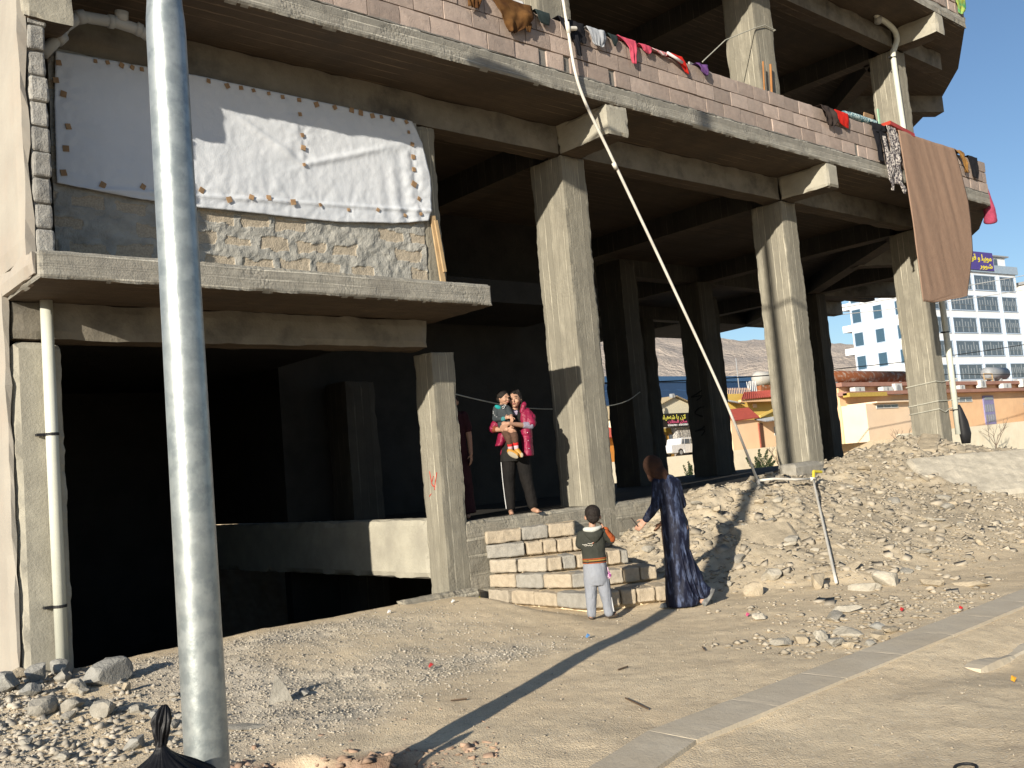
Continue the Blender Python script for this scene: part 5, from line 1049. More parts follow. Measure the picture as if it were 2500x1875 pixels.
mb = MB(); loft(mb, [(0,0,1.36,.07,.06),(0,0,1.31,.155,.085),(0,0,1.15,.15,.10),(0,0,.95,.14,.10),(0,0,.78,.16,.11),(0,0,.40,.18,.12),(0,0,.06,.20,.14)])
for q in (-1, 1): cone(mb, (q*.14,0,1.29), .06, (q*.175,0,1.12), .055)
grow(mb, 'dress', fabric('dark_maroon', (0.05,0.018,0.022)), do, .009, 3, .006)
mb = MB(); ell(mb, (0,.015,1.505), (.085,.09,.09)); ell(mb, (0,.05,1.42), (.075,.05,.11)); grow(mb, 'hair', HAIR, do, .007, 2)
KMUL = 1.0
# ------------------------------------------------------------------ background
def bx(name, x0, x1, y0, y1, z0, z1, mat, par=None, M=None, bev=0):
    mb = MB(); mb.box(x0, x1, y0, y1, z0, z1, M=M); return mb.build(name, mat, par)
CREAM = material('cream_wall', (0.86,0.78,0.60), col2=(0.81,0.72,0.54), scale=1.2, stain=.25, stain_col=(0.62,0.52,0.38), bump=.01, bscale=4)
def wallrun(name, pts, lab):
    mb = MB(); n = len(pts); vs = []
    for (x, y, z) in pts: vs += [(x,y,-1.1),(x,y,z),(x+.1,y+.3,z),(x+.1,y+.3,-1.1)]
    fs = [(0,1,2,3),((n-1)*4+3,(n-1)*4+2,(n-1)*4+1,(n-1)*4)]
    for k in range(n-1):
        for a in range(4): fs.append((k*4+a, (k+1)*4+a, (k+1)*4+(a+1)%4, k*4+(a+1)%4))
    mb.add(vs, fs); return tag(mb.build(name, CREAM), lab, 'wall')
wallrun('retaining_wall', [(38,44,1.50),(52.2,44,1.535),(66,44,1.64),(67.5,44,1.64)], 'cream retaining wall below the yellow houses, seen between the rear columns')
wallrun('retaining_wall', [(58.5,30,1.73),(61,30,1.75),(78,30,1.93),(120,30,2.3)], 'cream retaining wall below the long orange building, at the right')
mb = MB(); mb.prism([(20,44.35),(67.6,44.35),(58.7,30.32),(400,30.32),(400,420),(20,420)], -.6, 1.48); tag(mb.build('terrace_ground', GROUND), kind='structure')
ORA = material('orange_render', (0.80,0.53,0.31), col2=(0.74,0.48,0.28), scale=1, stain=.25, stain_col=(0.6,0.4,0.26)); ORA2 = material('pale_orange_render', (0.80,0.62,0.44), col2=(0.75,0.57,0.40), scale=1)
BAND = material('dusty_red_band', (0.36,0.19,0.145), col2=(0.30,0.16,0.12), scale=2); GLS = material('dark_glass', (0.09,0.115,0.145), rough=.12, spec=.6); GLS2 = material('grey_glass', (0.24,0.27,0.30), rough=.25, spec=.5)  # dark_glass lifted towards pale blue, distance haze put into its colour
WHT = material('white_metal', (0.62,0.62,0.60), rough=.5); GRY = material('grey_metal', (0.30,0.31,0.32), rough=.5)
ob = empty('orange_building', (78, 38, 1.5), 'long low orange building with two dusty red parapet bands behind the retaining wall', 'building')
bx('wall', 60.5, 100, 35, 39.5, 1.4, 5.5, ORA, ob); bx('roof_band', 60.3, 100.2, 34.6, 39.7, 5.28, 5.56, BAND, ob); bx('ledge', 60.3, 100.2, 34.3, 35.0, 4.65, 4.90, BAND, ob)
bx('yellow_ledge', 60.3, 65.4, 34.1, 34.6, 4.52, 4.80, material('ochre_paint', (0.48,0.34,0.08)), ob)
def window(par, x0, x1, y, z0, z1, n=1, fr=WHT, gl=GLS2, t_=.05, name='window', ax='x', M=None):
    mb = MB(); w_ = (x1-x0)
    for a in (x0, x1-t_): mb.box(a, a+t_, y-.04, y, z0, z1, M=M)
    for i in range(1, n): mb.box(x0+w_*i/n-t_/2, x0+w_*i/n+t_/2, y-.04, y, z0+t_, z1-t_, M=M)
    for a in (z0, z1-t_): mb.box(x0+t_, x1-t_, y-.04, y, a, a+t_, M=M)
    f = mb.build(name, fr, par); mb = MB(); mb.box(x0+t_, x1-t_, y-.02, y+.02, z0+t_, z1-t_, M=M); mb.build('pane', gl, f); return f
window(ob, 67.4, 71.15, 34.98, 3.80, 4.25, 4); window(ob, 77.3, 80.9, 34.98, 3.90, 4.32, 3); window(ob, 72.6, 75.6, 34.98, 3.84, 4.28, 3)
bx('annex', 60.6, 67.0, 33.2, 35, 1.4, 3.95, ORA2, ob); window(ob, 61.9, 64.9, 33.18, 3.58, 3.86, 3, gl=GLS); bx('annex_canopy', 61.4, 67.2, 32.8, 35, 3.95, 4.05, ORA2, ob)
PURP = material('purple_door_paint', (0.25,0.24,0.42), col2=(0.20,0.19,0.36))
dr = bx('door', 82.9, 84.9, 34.90, 34.99, 1.95, 4.36, PURP, ob)
for r_ in range(2):
    for c_ in range(4): bx('door_pane', 83.05+c_*.45, 83.05+c_*.45+.30, 34.87, 34.895, 2.15+r_*.85, 2.15+r_*.85+.62, GLS2, dr)
bx('door_pane', 83.1, 84.7, 34.87, 34.895, 4.0, 4.25, GLS2, dr)
# things on that building
def ac(x, z, w_, h_, lab):
    a = empty('air_conditioner', (x+w_/2, 34.6, z), lab, 'air conditioner', group='air conditioners on the ledge'); bx('casing', x, x+w_, 34.35, 34.75, z, z+h_, WHT, a)
    mb = MB(); mb.tube([(x+w_*.45,34.35,z+h_*.5),(x+w_*.45,34.32,z+h_*.5)], h_*.38, 16); mb.build('fan_grille', GRY, a)
for a in [(61.55,4.90,1.3,.30,'leftmost white air conditioner on the ledge below the rusty tank'), (65.4,4.90,1.4,.30,'low white air conditioner left of the upright one'), (67.2,4.62,1.0,.80,'upright white air conditioner box over the lower red band'), (77.6,4.90,.9,.32,'air conditioner just right of the end column'), (81.5,5.0,1.0,.62,'upright air conditioner left of the purple door axis'), (85.9,4.92,1.6,.40,'wide air conditioner right of the purple door axis'), (90.0,5.0,.85,.70,'rightmost air conditioner under the grey tank')]: ac(*a)
RUST = material('rusty_iron', (0.26,0.085,0.03), col2=(0.42,0.36,0.30), rough=.8, scale=2.2, ramp=(.5,.66), bump=.01, bscale=10)
rt = empty('rusty_tank', (66.2, 36.2, 5.6), 'long rusty cylindrical tank lying on the roof of the orange building', 'tank')
mb = MB(); mb.tube([(60.9,36.2,6.12),(61.3,36.2,6.12),(64,36.2,6.12),(72.2,36.2,6.12)], [.30,.46,.46,.46], 28); mb.build('shell', RUST, rt, smooth=True)
for x in (61.8, 66.5, 71): bx('saddle', x, x+.25, 35.9, 36.5, 5.56, 5.75, GRY, rt)
gt = empty('grey_tank', (90.5, 37, 5.6), 'grey horizontal water tank on the roof at the right edge of the picture', 'tank')
mb = MB(); mb.tube([(89.0,37,6.52),(89.2,37,6.52),(93,37,6.52)], [.35,.55,.55], 24); mb.build('shell', GRY, gt, smooth=True)
for x in (89.8, 91.5): bx('saddle', x, x+.2, 36.7, 37.3, 5.56, 6.05, GRY, gt)
mb = MB()
for (a, b) in (((86.2,36,5.56),(86.2,36,6.35)), ((87.9,36,5.56),(87.9,36,6.35)), ((86.2,36,6.35),(87.9,36,6.35)), ((86.2,36,5.9),(87.9,36,5.9))): mb.tube([a, b], .06, 6)
tag(mb.build('roof_rack', WOOD), 'small brown frame standing on the roof left of the grey tank', 'frame')
mb = MB(); mb.tube([(66.3,32.6,2.0),(67.5,32.6,2.0)], .33, 18); mb.tube([(66.5,32.6,1.4),(66.5,32.6,1.8)], .1, 6); mb.tube([(67.3,32.6,1.4),(67.3,32.6,1.8)], .1, 6); tag(mb.build('black_drum', BLACK), 'black drum standing before the orange wall with a slanting shadow', 'drum')
tt = MB()
for x in (86.2, 87.8):
    tt.tube([(x,33,1.4),(x,33,3.5)], .05, 6)
for i in range(4): tt.tube([(86.2,33,1.6+i*.5),(87.8,33,2.0+i*.5 if i % 2 else 1.6+i*.5)], .035, 5); tt.tube([(86.2,33,2.0+i*.45),(87.8,33,1.6+i*.45)], .035, 5)
tag(tt.build('steel_truss', material('blue_grey_steel', (0.22,0.28,0.33))), 'blue grey steel lattice frame right of the purple door', 'lattice frame')
mb = MB(); mb.add([(88.3,32,1.4),(92.5,32,1.4),(92.5,33.5,1.4),(88.3,33.5,1.4),(89.3,32,3.3),(92.5,32,3.9),(92.5,33.5,3.9),(89.3,33.5,3.3)], [(0,3,2,1),(4,5,6,7),(0,1,5,4),(1,2,6,5),(2,3,7,6),(3,0,4,7)]); mb.box(89.8,90.6,31.9,32.02,1.9,2.8); mb.tube([(90.3,32.4,3.5),(91.0,32.4,5.4)], .16, 8)
tag(mb.build('concrete_hopper', material('dusty_grey', (0.45,0.42,0.38))), 'dusty grey machine hopper cut by the right edge of the picture', 'hopper')

# peach house with red roofs
PEACH = material('peach_render', (0.86,0.60,0.38), col2=(0.80,0.56,0.35), scale=.8); YEL = material('ochre_render', (0.72,0.50,0.13), col2=(0.66,0.45,0.11), scale=.8); RTILE = material('red_roof_tile', (0.40,0.08,0.055), col2=(0.30,0.06,0.045), scale=3, bump=.03, bscale=6)
ph = empty('peach_house', (76, 54, 1.5), 'peach walled house with a red corrugated roof and yellow gable seen between the columns', 'house')
def quad(name, pts, mat, par, th=.1):
    a, b, c, d = [Vector(p) for p in pts]; n = (b-a).cross(d-a).normalized()*th; mb = MB()
    v = [a, b, c, d, a-n, b-n, c-n, d-n]; mb.add(v, [(0,1,2,3),(7,6,5,4),(0,4,5,1),(1,5,6,2),(2,6,7,3),(3,7,4,0)]); return mb.build(name, mat, par)
def corr(name, pts, mat, par, n=26, amp=.05):
    a, b, c, d = [Vector(p) for p in pts]; nn = (b-a).cross(d-a).normalized(); vs, fs = [], []
    for i in range(n*4+1):
        t = i/(n*4); o_ = nn*amp*math.sin(t*n*2*math.pi); p, q = a.lerp(b, t)+o_, d.lerp(c, t)+o_; vs += [p, q, p-nn*.05, q-nn*.05]
        if i: k = i*4; fs += [(k-4,k,k+1,k-3),(k-2,k-1,k+3,k+2),(k-4,k-2,k+2,k),(k-3,k+1,k+3,k-1)]
    mb = MB(); mb.add(vs, fs); return mb.build(name, mat, par)
bx('wall', 71.3, 86, 52, 53.4, 1.4, 4.25, PEACH, ph)
corr('roof', [(71.0,51.6,4.22),(75.2,51.6,4.42),(79.2,55.5,5.62),(75.0,55.5,5.48)], RTILE, ph)
quad('gable_fascia', [(75.2,51.55,4.36),(78.3,51.55,5.12),(78.3,51.55,5.34),(75.2,51.55,4.58)], YEL, ph, .15); mb = MB(); mb.add([(75.2,51.9,4.25),(82.5,51.9,4.25),(79.2,51.9,5.35),(75.2,52.1,4.25),(82.5,52.1,4.25),(79.2,52.1,5.35)], [(0,1,2),(5,4,3),(0,3,4,1),(1,4,5,2),(2,5,3,0)]); mb.build('gable', YEL, ph)
corr('awning', [(74.6,50.6,3.98),(79.5,50.6,4.22),(79.5,52,4.5),(74.9,52,4.28)], GRY, ph, 20)
d_ = bx('door', 75.45, 76.0, 51.93, 52.02, 1.5, 3.86, material('dark_door', (0.10,0.05,0.03)), ph); bx('door_frame', 75.30, 75.45, 51.9, 52.03, 1.5, 3.9, material('brick_red', (0.36,0.12,0.08)), d_)
window(ph, 77.75, 78.7, 51.98, 2.66, 3.5, 1, gl=GLS)
yh = empty('yellow_house', (78, 60, 1.5), 'taller ochre yellow house with a red tiled canopy behind the peach house', 'house')
bx('wall', 78.2, 94, 57.2, 58.9, 1.4, 7.15, YEL, yh); corr('roof', [(78.7,55.9,6.48),(88,55.9,6.80),(88,57.3,7.55),(81.2,57.3,7.32)], RTILE, yh, 24); bx('soffit_beam', 78.9, 88, 56.1, 56.4, 6.22, 6.45, ORA, yh)
bx('upper_opening', 82.3, 82.9, 57.1, 57.22, 5.7, 6.1, ORA2, yh); corr('side_canopy', [(77.8,56.4,6.35),(80.0,56.4,6.10),(80.0,57.15,6.3),(77.8,57.15,6.6)], GRY, yh, 10)
rl = MB()
for i in range(14): rl.box(78.6+i*.28, 78.65+i*.28, 57.3, 57.35, 7.15, 7.75)
rl.box(78.6, 82.4, 57.36, 57.40, 7.6, 7.66); tag(rl.build('roof_railing', material('orange_white_rail', (0.62,0.45,0.33))), 'orange and white railing along the roof edge of the yellow house', 'railing')
mb = MB()
for i in range(5): x = 82.3+i*.38; mb.tube([(x,57.6,7.15),(x+.5-.12*i,57.6,8.45)], .05, 5); mb.tube([(x+.35,57.7,7.15),(x+.15,57.7,8.4)], .045, 5)
tag(mb.build('folded_chairs', WHT), 'stack of white folded frames leaning on the roof of the yellow house', 'frames')
tk = empty('grey_tank', (89, 60, 7.15), 'pale grey cylindrical water tank on the roof of the yellow house', 'tank'); mb = MB(); mb.tube([(87.3,60,9.0),(87.7,60,9.0),(91,60,9.0)], [.4,.76,.76], 24); mb.build('shell', material('pale_grey_tank', (0.48,0.46,0.42)), tk, smooth=True); bx('stand', 87.8, 90.8, 59.7, 60.3, 7.15, 8.3, RUST, tk)
mb = MB(); mb.tube([(81.2,57.8,7.15),(81.2,57.8,10.8)], .05, 8); mb.tube([(80.9,57.8,9.6),(81.5,57.8,9.9)], .02, 5); tag(mb.build('antenna_mast', GRY), 'thin grey mast on the roof behind the railing', 'mast')
# party hall with the sign and the pickup
sh_ = empty('party_hall', (77, 66, 1.5), 'cream gabled hall with stone clad pillars and a black sign board over its wooden doors', 'building')
mb = MB(); mb.add([(72,63,1.4),(82,63,1.4),(82,63,6.0),(77.3,63,7.5),(72,63,5.85),(72,72,1.4),(82,72,1.4),(82,72,6.0),(77.3,72,7.5),(72,72,5.85)], [(0,1,2,3,4),(9,8,7,6,5),(0,5,6,1),(1,6,7,2),(4,9,5,0)]); mb.build('wall', material('cream_gable', (0.74,0.67,0.50)), sh_)
corr('roof', [(77.3,62.6,7.58),(71.6,62.6,5.80),(71.6,72,5.80),(77.3,72,7.58)], material('tan_roof_tile', (0.34,0.27,0.17)), sh_, 20); corr('roof', [(82.5,62.6,5.9),(77.3,62.6,7.58),(77.3,72,7.58),(82.5,72,5.9)], material('tan_roof_tile', (0.34,0.27,0.17)), sh_, 20)
STN = material('rubble_stone', (0.50,0.48,0.44), col2=(0.22,0.21,0.20), scale=6, ramp=(.46,.54), bump=.04, bscale=6)
for a in ((72.2,74.35), (76.3,80.5)): mb = MB(); rough_box(mb, a[0], a[1], 62.3, 63, 1.4, 4.4, .3, .05, .06, a[0]); mb.build('stone_pillar', STN, sh_, fix=False)
DW = material('orange_wood', (0.36,0.20,0.05), rough=.4); bx('porch_wall', 74.35, 76.3, 62.93, 62.99, 1.4, 4.4, material('mustard_wall', (0.35,0.25,0.05)), sh_)
for x0, x1 in ((74.4,75.25), (75.6,76.25)):
    d_ = bx('door', x0, x1, 62.82, 62.92, 1.5, 3.95, DW, sh_)
    for i in range(3): bx('door_pane', x0+.06+i*(x1-x0-.06)/3, x0+(i+1)*(x1-x0-.06)/3, 62.79, 62.815, 2.4, 3.75, GLS, d_)
sg = bx('sign_board', 73.2, 80.4, 61.85, 62.0, 4.45, 5.80, material('black_sign', (0.012,0.012,0.014), rough=.5), sh_)
def text_mesh(body, size, loc, mat, par, name='lettering', rot=(math.pi/2,0,0), ext=.01, align='LEFT', shear=0, xs=1.0):
    cu = bpy.data.curves.new('t', 'FONT'); cu.body = body; cu.size = size; cu.extrude = ext; cu.align_x = align; cu.offset = size*.012; cu.resolution_u = 2
    t = bpy.data.objects.new('t', cu); COL.objects.link(t); dg = bpy.context.evaluated_depsgraph_get(); me = bpy.data.meshes.new_from_object(t.evaluated_get(dg)); bpy.data.objects.remove(t)
    Rm = Matrix.Rotation(rot[2], 4, 'Z') @ Matrix.Rotation(rot[0], 4, 'X')
    me.transform(Matrix.Translation(loc) @ Rm @ Matrix.Diagonal((xs, 1, 1, 1))); me.name = name; return link(me, name, mat, par)
# presentation forms in left-to-right order, so that no text shaping is needed
def vis(forms): return ''.join(chr(c) for c in reversed(forms))
Y1 = vis([0xFEE3,0xFE8E,0xFE91,0xFE8E]) ; TY = material('sign_yellow', (0.62,0.58,0.10)); TP = material('sign_pink', (0.62,0.10,0.22)); TW = material('sign_white', (0.7,0.7,0.7))
#  lam-alef noon | ya alef | sheen ae ha ya alef noon alef
line1 = [0xFEFB,0xFEE5,0x20,0xFBFE,0xFE8E,0x20,0xFEB7,0xFEEA,0xFEEB,0xFEF4,0xFE8E,0xFEE7,0xFE8E]
line2 = [0xFEB4,0xFEFC,0xFEE5,0x20,0xFEDF,0xFEE0,0xFEA4,0xFED4,0xFEFC,0xFE95]
text_mesh(vis(line1), .62, (73.62,61.84,5.22), TY, sg, xs=1.12); text_mesh(vis(line2), .46, (74.55,61.84,4.83), TP, sg, xs=1.15); text_mesh('07504679811 - 07504787811', .27, (74.55,61.84,4.53), TW, sg, xs=.98)
dd_ = MB(); dd_.tube([(73.9,62.2,6.75),(73.95,62.12,6.75)], .36, 20); dd_.tube([(73.95,62.3,6.0),(73.95,62.3,6.7)], .04, 6); tag(dd_.build('satellite_dish', WHT), 'round white satellite dish on the roof edge of the party hall', 'satellite dish')
mb = MB(); rough_box(mb, 76.5, 77.1, 62.6, 63.0, 7.35, 7.85, .1, .05, .15, 2); tag(mb.build('roof_ornament', GRY, fix=False), 'small dark ornament on the ridge of the party hall', 'ornament')
CAR = material('white_car_paint', (0.66,0.67,0.68), rough=.3, spec=.5)
pu = empty('pickup_truck', (75.6, 60.6, 1.5), 'white double cab pickup truck parked behind the retaining wall before the party hall', 'pickup truck')
prof = [(72.2,1.95),(72.2,2.62),(73.55,2.66),(73.75,3.20),(74.0,3.27),(75.5,3.25),(75.75,3.15),(76.35,2.70),(77.4,2.58),(77.95,2.40),(78.05,1.95),(77.65,1.86),(77.55,2.14),(77.2,2.28),(76.85,2.14),(76.75,1.80),(74.1,1.78),(74.0,2.10),(73.63,2.26),(73.25,2.10),(73.15,1.82),(72.3,1.86)]
mb = MB(); n = len(prof); vs = [(x,59.75,z) for x, z in prof]+[(x,61.5,z) for x, z in prof]; mb.add(vs, [tuple(range(n)), tuple(range(2*n-1,n-1,-1))]+[(i,(i+1)%n,n+(i+1)%n,n+i) for i in range(n)]); bd = mb.build('body', CAR, pu)
bv = bd.modifiers.new('b', 'BEVEL'); bv.width = .05; bv.segments = 2; bv.limit_method = 'ANGLE'
for q in ([(73.78,2.68),(73.95,3.15),(74.1,3.15),(74.1,2.68)], [(74.22,2.66),(74.28,3.13),(74.95,3.12),(74.98,2.66)], [(75.10,2.66),(75.08,3.12),(75.55,3.09),(76.12,2.70),(76.05,2.64)]):
    mb = MB(); k = len(q); mb.add([(x,59.72,z) for x, z in q]+[(x,59.76,z) for x, z in q], [tuple(range(k)), tuple(range(2*k-1,k-1,-1))]+[(i,(i+1)%k,k+(i+1)%k,k+i) for i in range(k)]); mb.build('side_window', GLS, pu)
for x in (73.63, 77.2):
    for y in (59.8, 61.3):
        mb = MB(); mb.tube([(x,y,1.87),(x,y+.2,1.87)], .36, 24); wh = mb.build('wheel', BLACK, pu); mb = MB(); mb.tube([(x,y-.02,1.87),(x,y+.03,1.87)], .21, 18); mb.build('rim', GRY, wh)
bx('bumper', 77.98, 78.12, 59.8, 61.45, 1.85, 2.1, GRY, pu); bx('headlight', 77.72, 78.02, 59.70, 59.85, 2.25, 2.42, GLS2, pu)
for x in (74.15, 75.02, 76.1): bx('door_seam', x, x+.02, 59.738, 59.748, 1.95, 2.64, GRY, pu)
# left sliver between the rear columns
lh = empty('orange_kiosk', (68.5, 64, 1.5), 'narrow view of an orange house with a red roof between two rear columns', 'house'); bx('wall', 64, 69.6, 63.5, 68, 1.4, 4.1, material('bright_orange', (0.62,0.26,0.05)), lh); corr('roof', [(63.5,62.6,3.86),(69.9,62.6,3.86),(69.9,66,5.15),(63.5,66,5.15)], RTILE, lh)
wb = empty('white_building', (68, 74, 1.5), 'white building glimpsed above the orange house between two rear columns', 'building'); bx('wall', 75, 83.3, 74, 80, 1.4, 7.2, WHT, wb); bx('roof_band', 74.8, 83.5, 73.8, 80.1, 6.9, 7.5, GRY, wb)
def chair(x, y, lab):
    c_ = empty('plastic_chair', (x, y, 1.5), lab, 'chair', group='red plastic chairs by the orange house'); RP = material('red_plastic2', (0.55,0.03,0.03), rough=.4)
    bx('seat', x-.25, x+.25, y-.25, y+.25, 1.90, 1.95, RP, c_); bx('backrest', x-.25, x+.25, y+.22, y+.27, 1.95, 2.35, RP, c_)
    for a in (-.22, .22):
        for b in (-.22, .22): bx('leg', x+a-.025, x+a+.025, y+b-.025, y+b+.025, 1.5, 1.90, RP, c_)
chair(68.5, 61.0, 'red plastic chair behind the wall, left of the two'); chair(69.3, 61.2, 'red plastic chair behind the wall, right of the two')
# blue building, far hill
bb = empty('blue_building', (114, 92, 1.5), 'large windowless dark blue building far behind the party hall', 'building'); BLU = material('blue_cladding', (0.035,0.085,0.19), col2=(0.03,0.07,0.16), scale=.3, rough=.5, seam='H', seams=1.2)
bx('wall', 92, 136, 90, 104, 1.4, 13.0, BLU, bb); bx('roof_band', 91.8, 136.2, 89.8, 104.2, 12.3, 13.1, material('blue_band', (0.05,0.12,0.24)), bb)
hx = np.linspace(150, 1900, 170); hy = np.linspace(170, 900, 90); HX, HY = np.meshgrid(hx, hy)
crest = 99+2*vfbm(HX, HX*0, .006, 3)*4
HZ = crest*np.clip((HY-160)/340, 0, 1)**1.05*np.where(HY > 500, 1-.25*sst((HY-500)/400), 1)+(vfbm(HX, HY, .02, 5)*9+np.abs(vfbm(HX, HY, .05, 3))*6)*sst((HY-170)/60)*np.where(abs(HY-500) < 60, .5, 1)
me = bpy.data.meshes.new('hill'); n1, n2 = len(hx), len(hy); ii, jj = np.meshgrid(np.arange(n1-1), np.arange(n2-1)); b0 = (jj*n1+ii).ravel()
me.from_pydata(list(map(tuple, np.stack([HX.ravel(), HY.ravel(), HZ.ravel()], 1))), [], list(map(tuple, np.stack([b0, b0+1, b0+1+n1, b0+n1], 1)))); me.update()
tag(link(me, 'hill', material('dry_hill', (0.52,0.44,0.365), col2=(0.42,0.355,0.30), scale=.02, bump=3.0, bscale=.25, stain=.5, stain_col=(0.34,0.29,0.24)), smooth=True, origin=(0,0,0)), kind='structure')
# tall white building with balconies and a roof sign
tw_ = empty('white_tower_block', (127.71, 60.32, 1.5), 'tall white block with small square windows, wide balcony windows and a purple roof sign', 'building', rz=R(-7))
TWH = material('white_panels', (0.74,0.76,0.79), col2=(0.66,0.69,0.73), scale=.5, rough=.5); FRM = material('pale_blue_frame', (0.42,0.52,0.66), rough=.5)
def tb(name, x0, x1, y0, y1, z0, z1, mat, par=None):
    mb = MB(); mb.box(x0, x1, y0, y1, z0-1.5, z1-1.5); return mb.build(name, mat, par or tw_, local=True)
def brickwork(mb, a0, a1, z0, z1, side):
    # thin raised panel joints
    z = z0; k = 0
    while z < z1:
        u = a0+(k % 3)*.6
        while u < a1-.1:
            if side == 'L': mb.box(-.012, 0, u, u+.03, z-1.5, min(z+.42, z1)-1.5)
            else: mb.box(u, u+.03, -.012, 0, z-1.5, min(z+.42, z1)-1.5)
            u += 1.75
        if side == 'L': mb.box(-.010, 0, a0, a1, z-1.52, z-1.5)
        else: mb.box(a0, a1, -.010, 0, z-1.52, z-1.5)
        z += .42; k += 1
tb('wall', 0, 25, 0.01, 11.2, 1.5, 24.1, TWH)
mb = MB(); brickwork(mb, .02, 11.1, 4, 24, 'L'); mb.build('panel_joints', material('joint_grey', (0.55,0.57,0.60)), tw_, local=True, fix=False)
zt_ = [23.58, 20.56, 17.33, 14.03, 10.72, 7.4]
for zi in zt_:
    for (a, b) in ((.5,6.2), (7.1,12.85), (13.65,19.2), (20.1,24.3)):
        mb = MB(); h_ = 2.05
        mb.box(a-.12, b+.12, -.10, 0, zi-1.5, zi-1.38); mb.box(a-.12, b+.12, -.10, 0, zi-h_-1.62, zi-h_-1.5); mb.box(a-.12, a, -.10, 0, zi-h_-1.5, zi-1.5); mb.box(b, b+.12, -.10, 0, zi-h_-1.5, zi-1.5)
        f = mb.build('balcony_window', FRM, tw_, local=True)
        mb = MB(); mb.box(a, b, -.02, .008, zi-h_-1.5, zi-1.5); p_ = mb.build('pane', GLS, f, local=False) if False else mb.build('pane', GLS, f, local=True)
        mb = MB()
        for i in range(1, 8): x = a+(b-a)*i/8; mb.box(x, x+.16, -.05, -.022, zi-h_-1.5+(.1 if i % 2 else .9), zi-1.5-(.5 if i % 3 else .1))
        mb.box(a, b, -.08, -.05, zi-h_-1.5+.75, zi-h_-1.5+.80); mb.build('mullions', GLS2, f, local=True)
for zi in [23.05, 20.16, 16.81, 13.43, 10.06, 6.7]:
    for (a, b) in ((2.58,3.87), (6.0,7.35), (9.44,10.85)):
        mb = MB(); z0 = zi-1.85-1.5; z1 = zi-1.5
        mb.box(-.10, 0, a-.12, a, z0-.12, z1+.12); mb.box(-.10, 0, b, b+.12, z0-.12, z1+.12); mb.box(-.10, 0, a, b, z1, z1+.12); mb.box(-.10, 0, a, b, z0-.12, z0)
        f = mb.build('window', FRM, tw_, local=True); mb = MB(); mb.box(-.03, .008, a, b, z0, z1); mb.build('pane', material('blue_glass', (0.05,0.10,0.15), rough=.15, spec=.6), f, local=True)
for zi in (21.4, 18.2, 14.85, 11.5): tb('balcony', .3, 4, 11.2, 13.0, zi-.95, zi, TWH)
tb('cornice', -.2, 25.3, -.3, 11.3, 24.1, 25.25, material('blue_grey_band', (0.30,0.38,0.47)))
tb('roof_cabin', 18.8, 24.5, 1.0, 5, 25.25, 26.9, TWH); tb('cabin_roof', 18.4, 25.0, .6, 5.3, 26.9, 27.1, GRY); tb('cabin_window', 21.3, 22.3, .94, 1.0, 25.6, 26.6, GLS)
sgn = tb('roof_sign', 7.5, 18.6, -.45, -.32, 24.35, 27.0, material('purple_sign', (0.075,0.055,0.25)))
def ttext(forms, size, x, z, xs=1.0):
    cu = bpy.data.curves.new('t', 'FONT'); cu.body = vis(forms); cu.size = size; cu.extrude = .02; cu.align_x = 'RIGHT'; cu.offset = size*.012; cu.resolution_u = 2
    t = bpy.data.objects.new('t', cu); COL.objects.link(t); dg = bpy.context.evaluated_depsgraph_get(); me = bpy.data.meshes.new_from_object(t.evaluated_get(dg)); bpy.data.objects.remove(t)
    me.transform(Matrix.Translation((x, -.48, z-1.5)) @ Matrix.Rotation(math.pi/2, 4, 'X') @ Matrix.Diagonal((xs, 1, 1, 1))); link(me, 'lettering', material('sign_yellow2', (0.68,0.58,0.05)), sgn, local=True)
ttext([0xFEE3,0xFEEE,0xFE91,0xFBFF,0xFEE0,0x20,0xFEED,0x20,0xFED7,0xFEEE], 1.25, 18.2, 25.75, 1.1)
ttext([0xFEB7,0xFEEE,0xFEED,0xFEAD], 1.0, 18.2, 24.65, 1.6)
mb = MB(); mb.tube([(19.85,-.25,22.2),(19.7,-.25,0)], .12, 8); mb.build('rain_pipe', FRM, tw_, local=True)
nb_ = empty('cream_building', (156, 55, 1.5), 'cream building at the right edge next to the tall white block', 'building', rz=R(-7)); mb = MB(); mb.box(0, 16, 0, 10, 0, 21.5); mb.build('wall', material('cream_white', (0.70,0.69,0.66)), nb_, local=True); mb = MB(); mb.box(-.4, 16.4, -.5, 10.3, 21.5, 21.9); mb.build('roof_band', GRY, nb_, local=True)
# vegetation at the wall foot
LEAF = material('conifer_leaf', (0.018,0.032,0.012), col2=(0.03,0.05,0.018), scale=6, rough=.8); BARK = material('grey_bark', (0.17,0.13,0.10), scale=8)
def bush(x, y, z, h, wd, n, lab, seed):
    b = empty('evergreen_shrub', (x, y, z), lab, 'shrub'); r = random.Random(seed); mb = MB()
    tops = [(r.uniform(-.5,.5)*wd, r.uniform(-.3,.3)*wd, h*r.uniform(.55,1)) for _ in range(7)]; tops[0] = (0,0,h)
    for i in range(n):
        tx, ty, th = r.choice(tops); t = r.random()**.7; rr = (1-t)*wd*.22+.02; a = r.uniform(0, 6.28); q = r.uniform(.4, 1)
        c = Vector((x+tx*t+rr*q*math.cos(a), y+ty*t+rr*q*math.sin(a), z+.03+th*t)); s_ = r.uniform(.035,.09)
        d = Vector((r.uniform(-1,1), r.uniform(-1,1), r.uniform(.2,1.4))).normalized(); e = d.cross(Vector((r.uniform(-1,1), r.uniform(-1,1), .2))).normalized()
        mb.add([c, c+e*s_*.5+d*s_*.6, c+d*s_*1.5, c-e*s_*.5+d*s_*.6], [(0,1,2,3)])
    mb.build('foliage', LEAF, b, fix=False); mb = MB(); mb.tube([(x,y,z-.1),(x,y,z+h*.7)], [.04,.01], 6); mb.build('trunk', BARK, b)
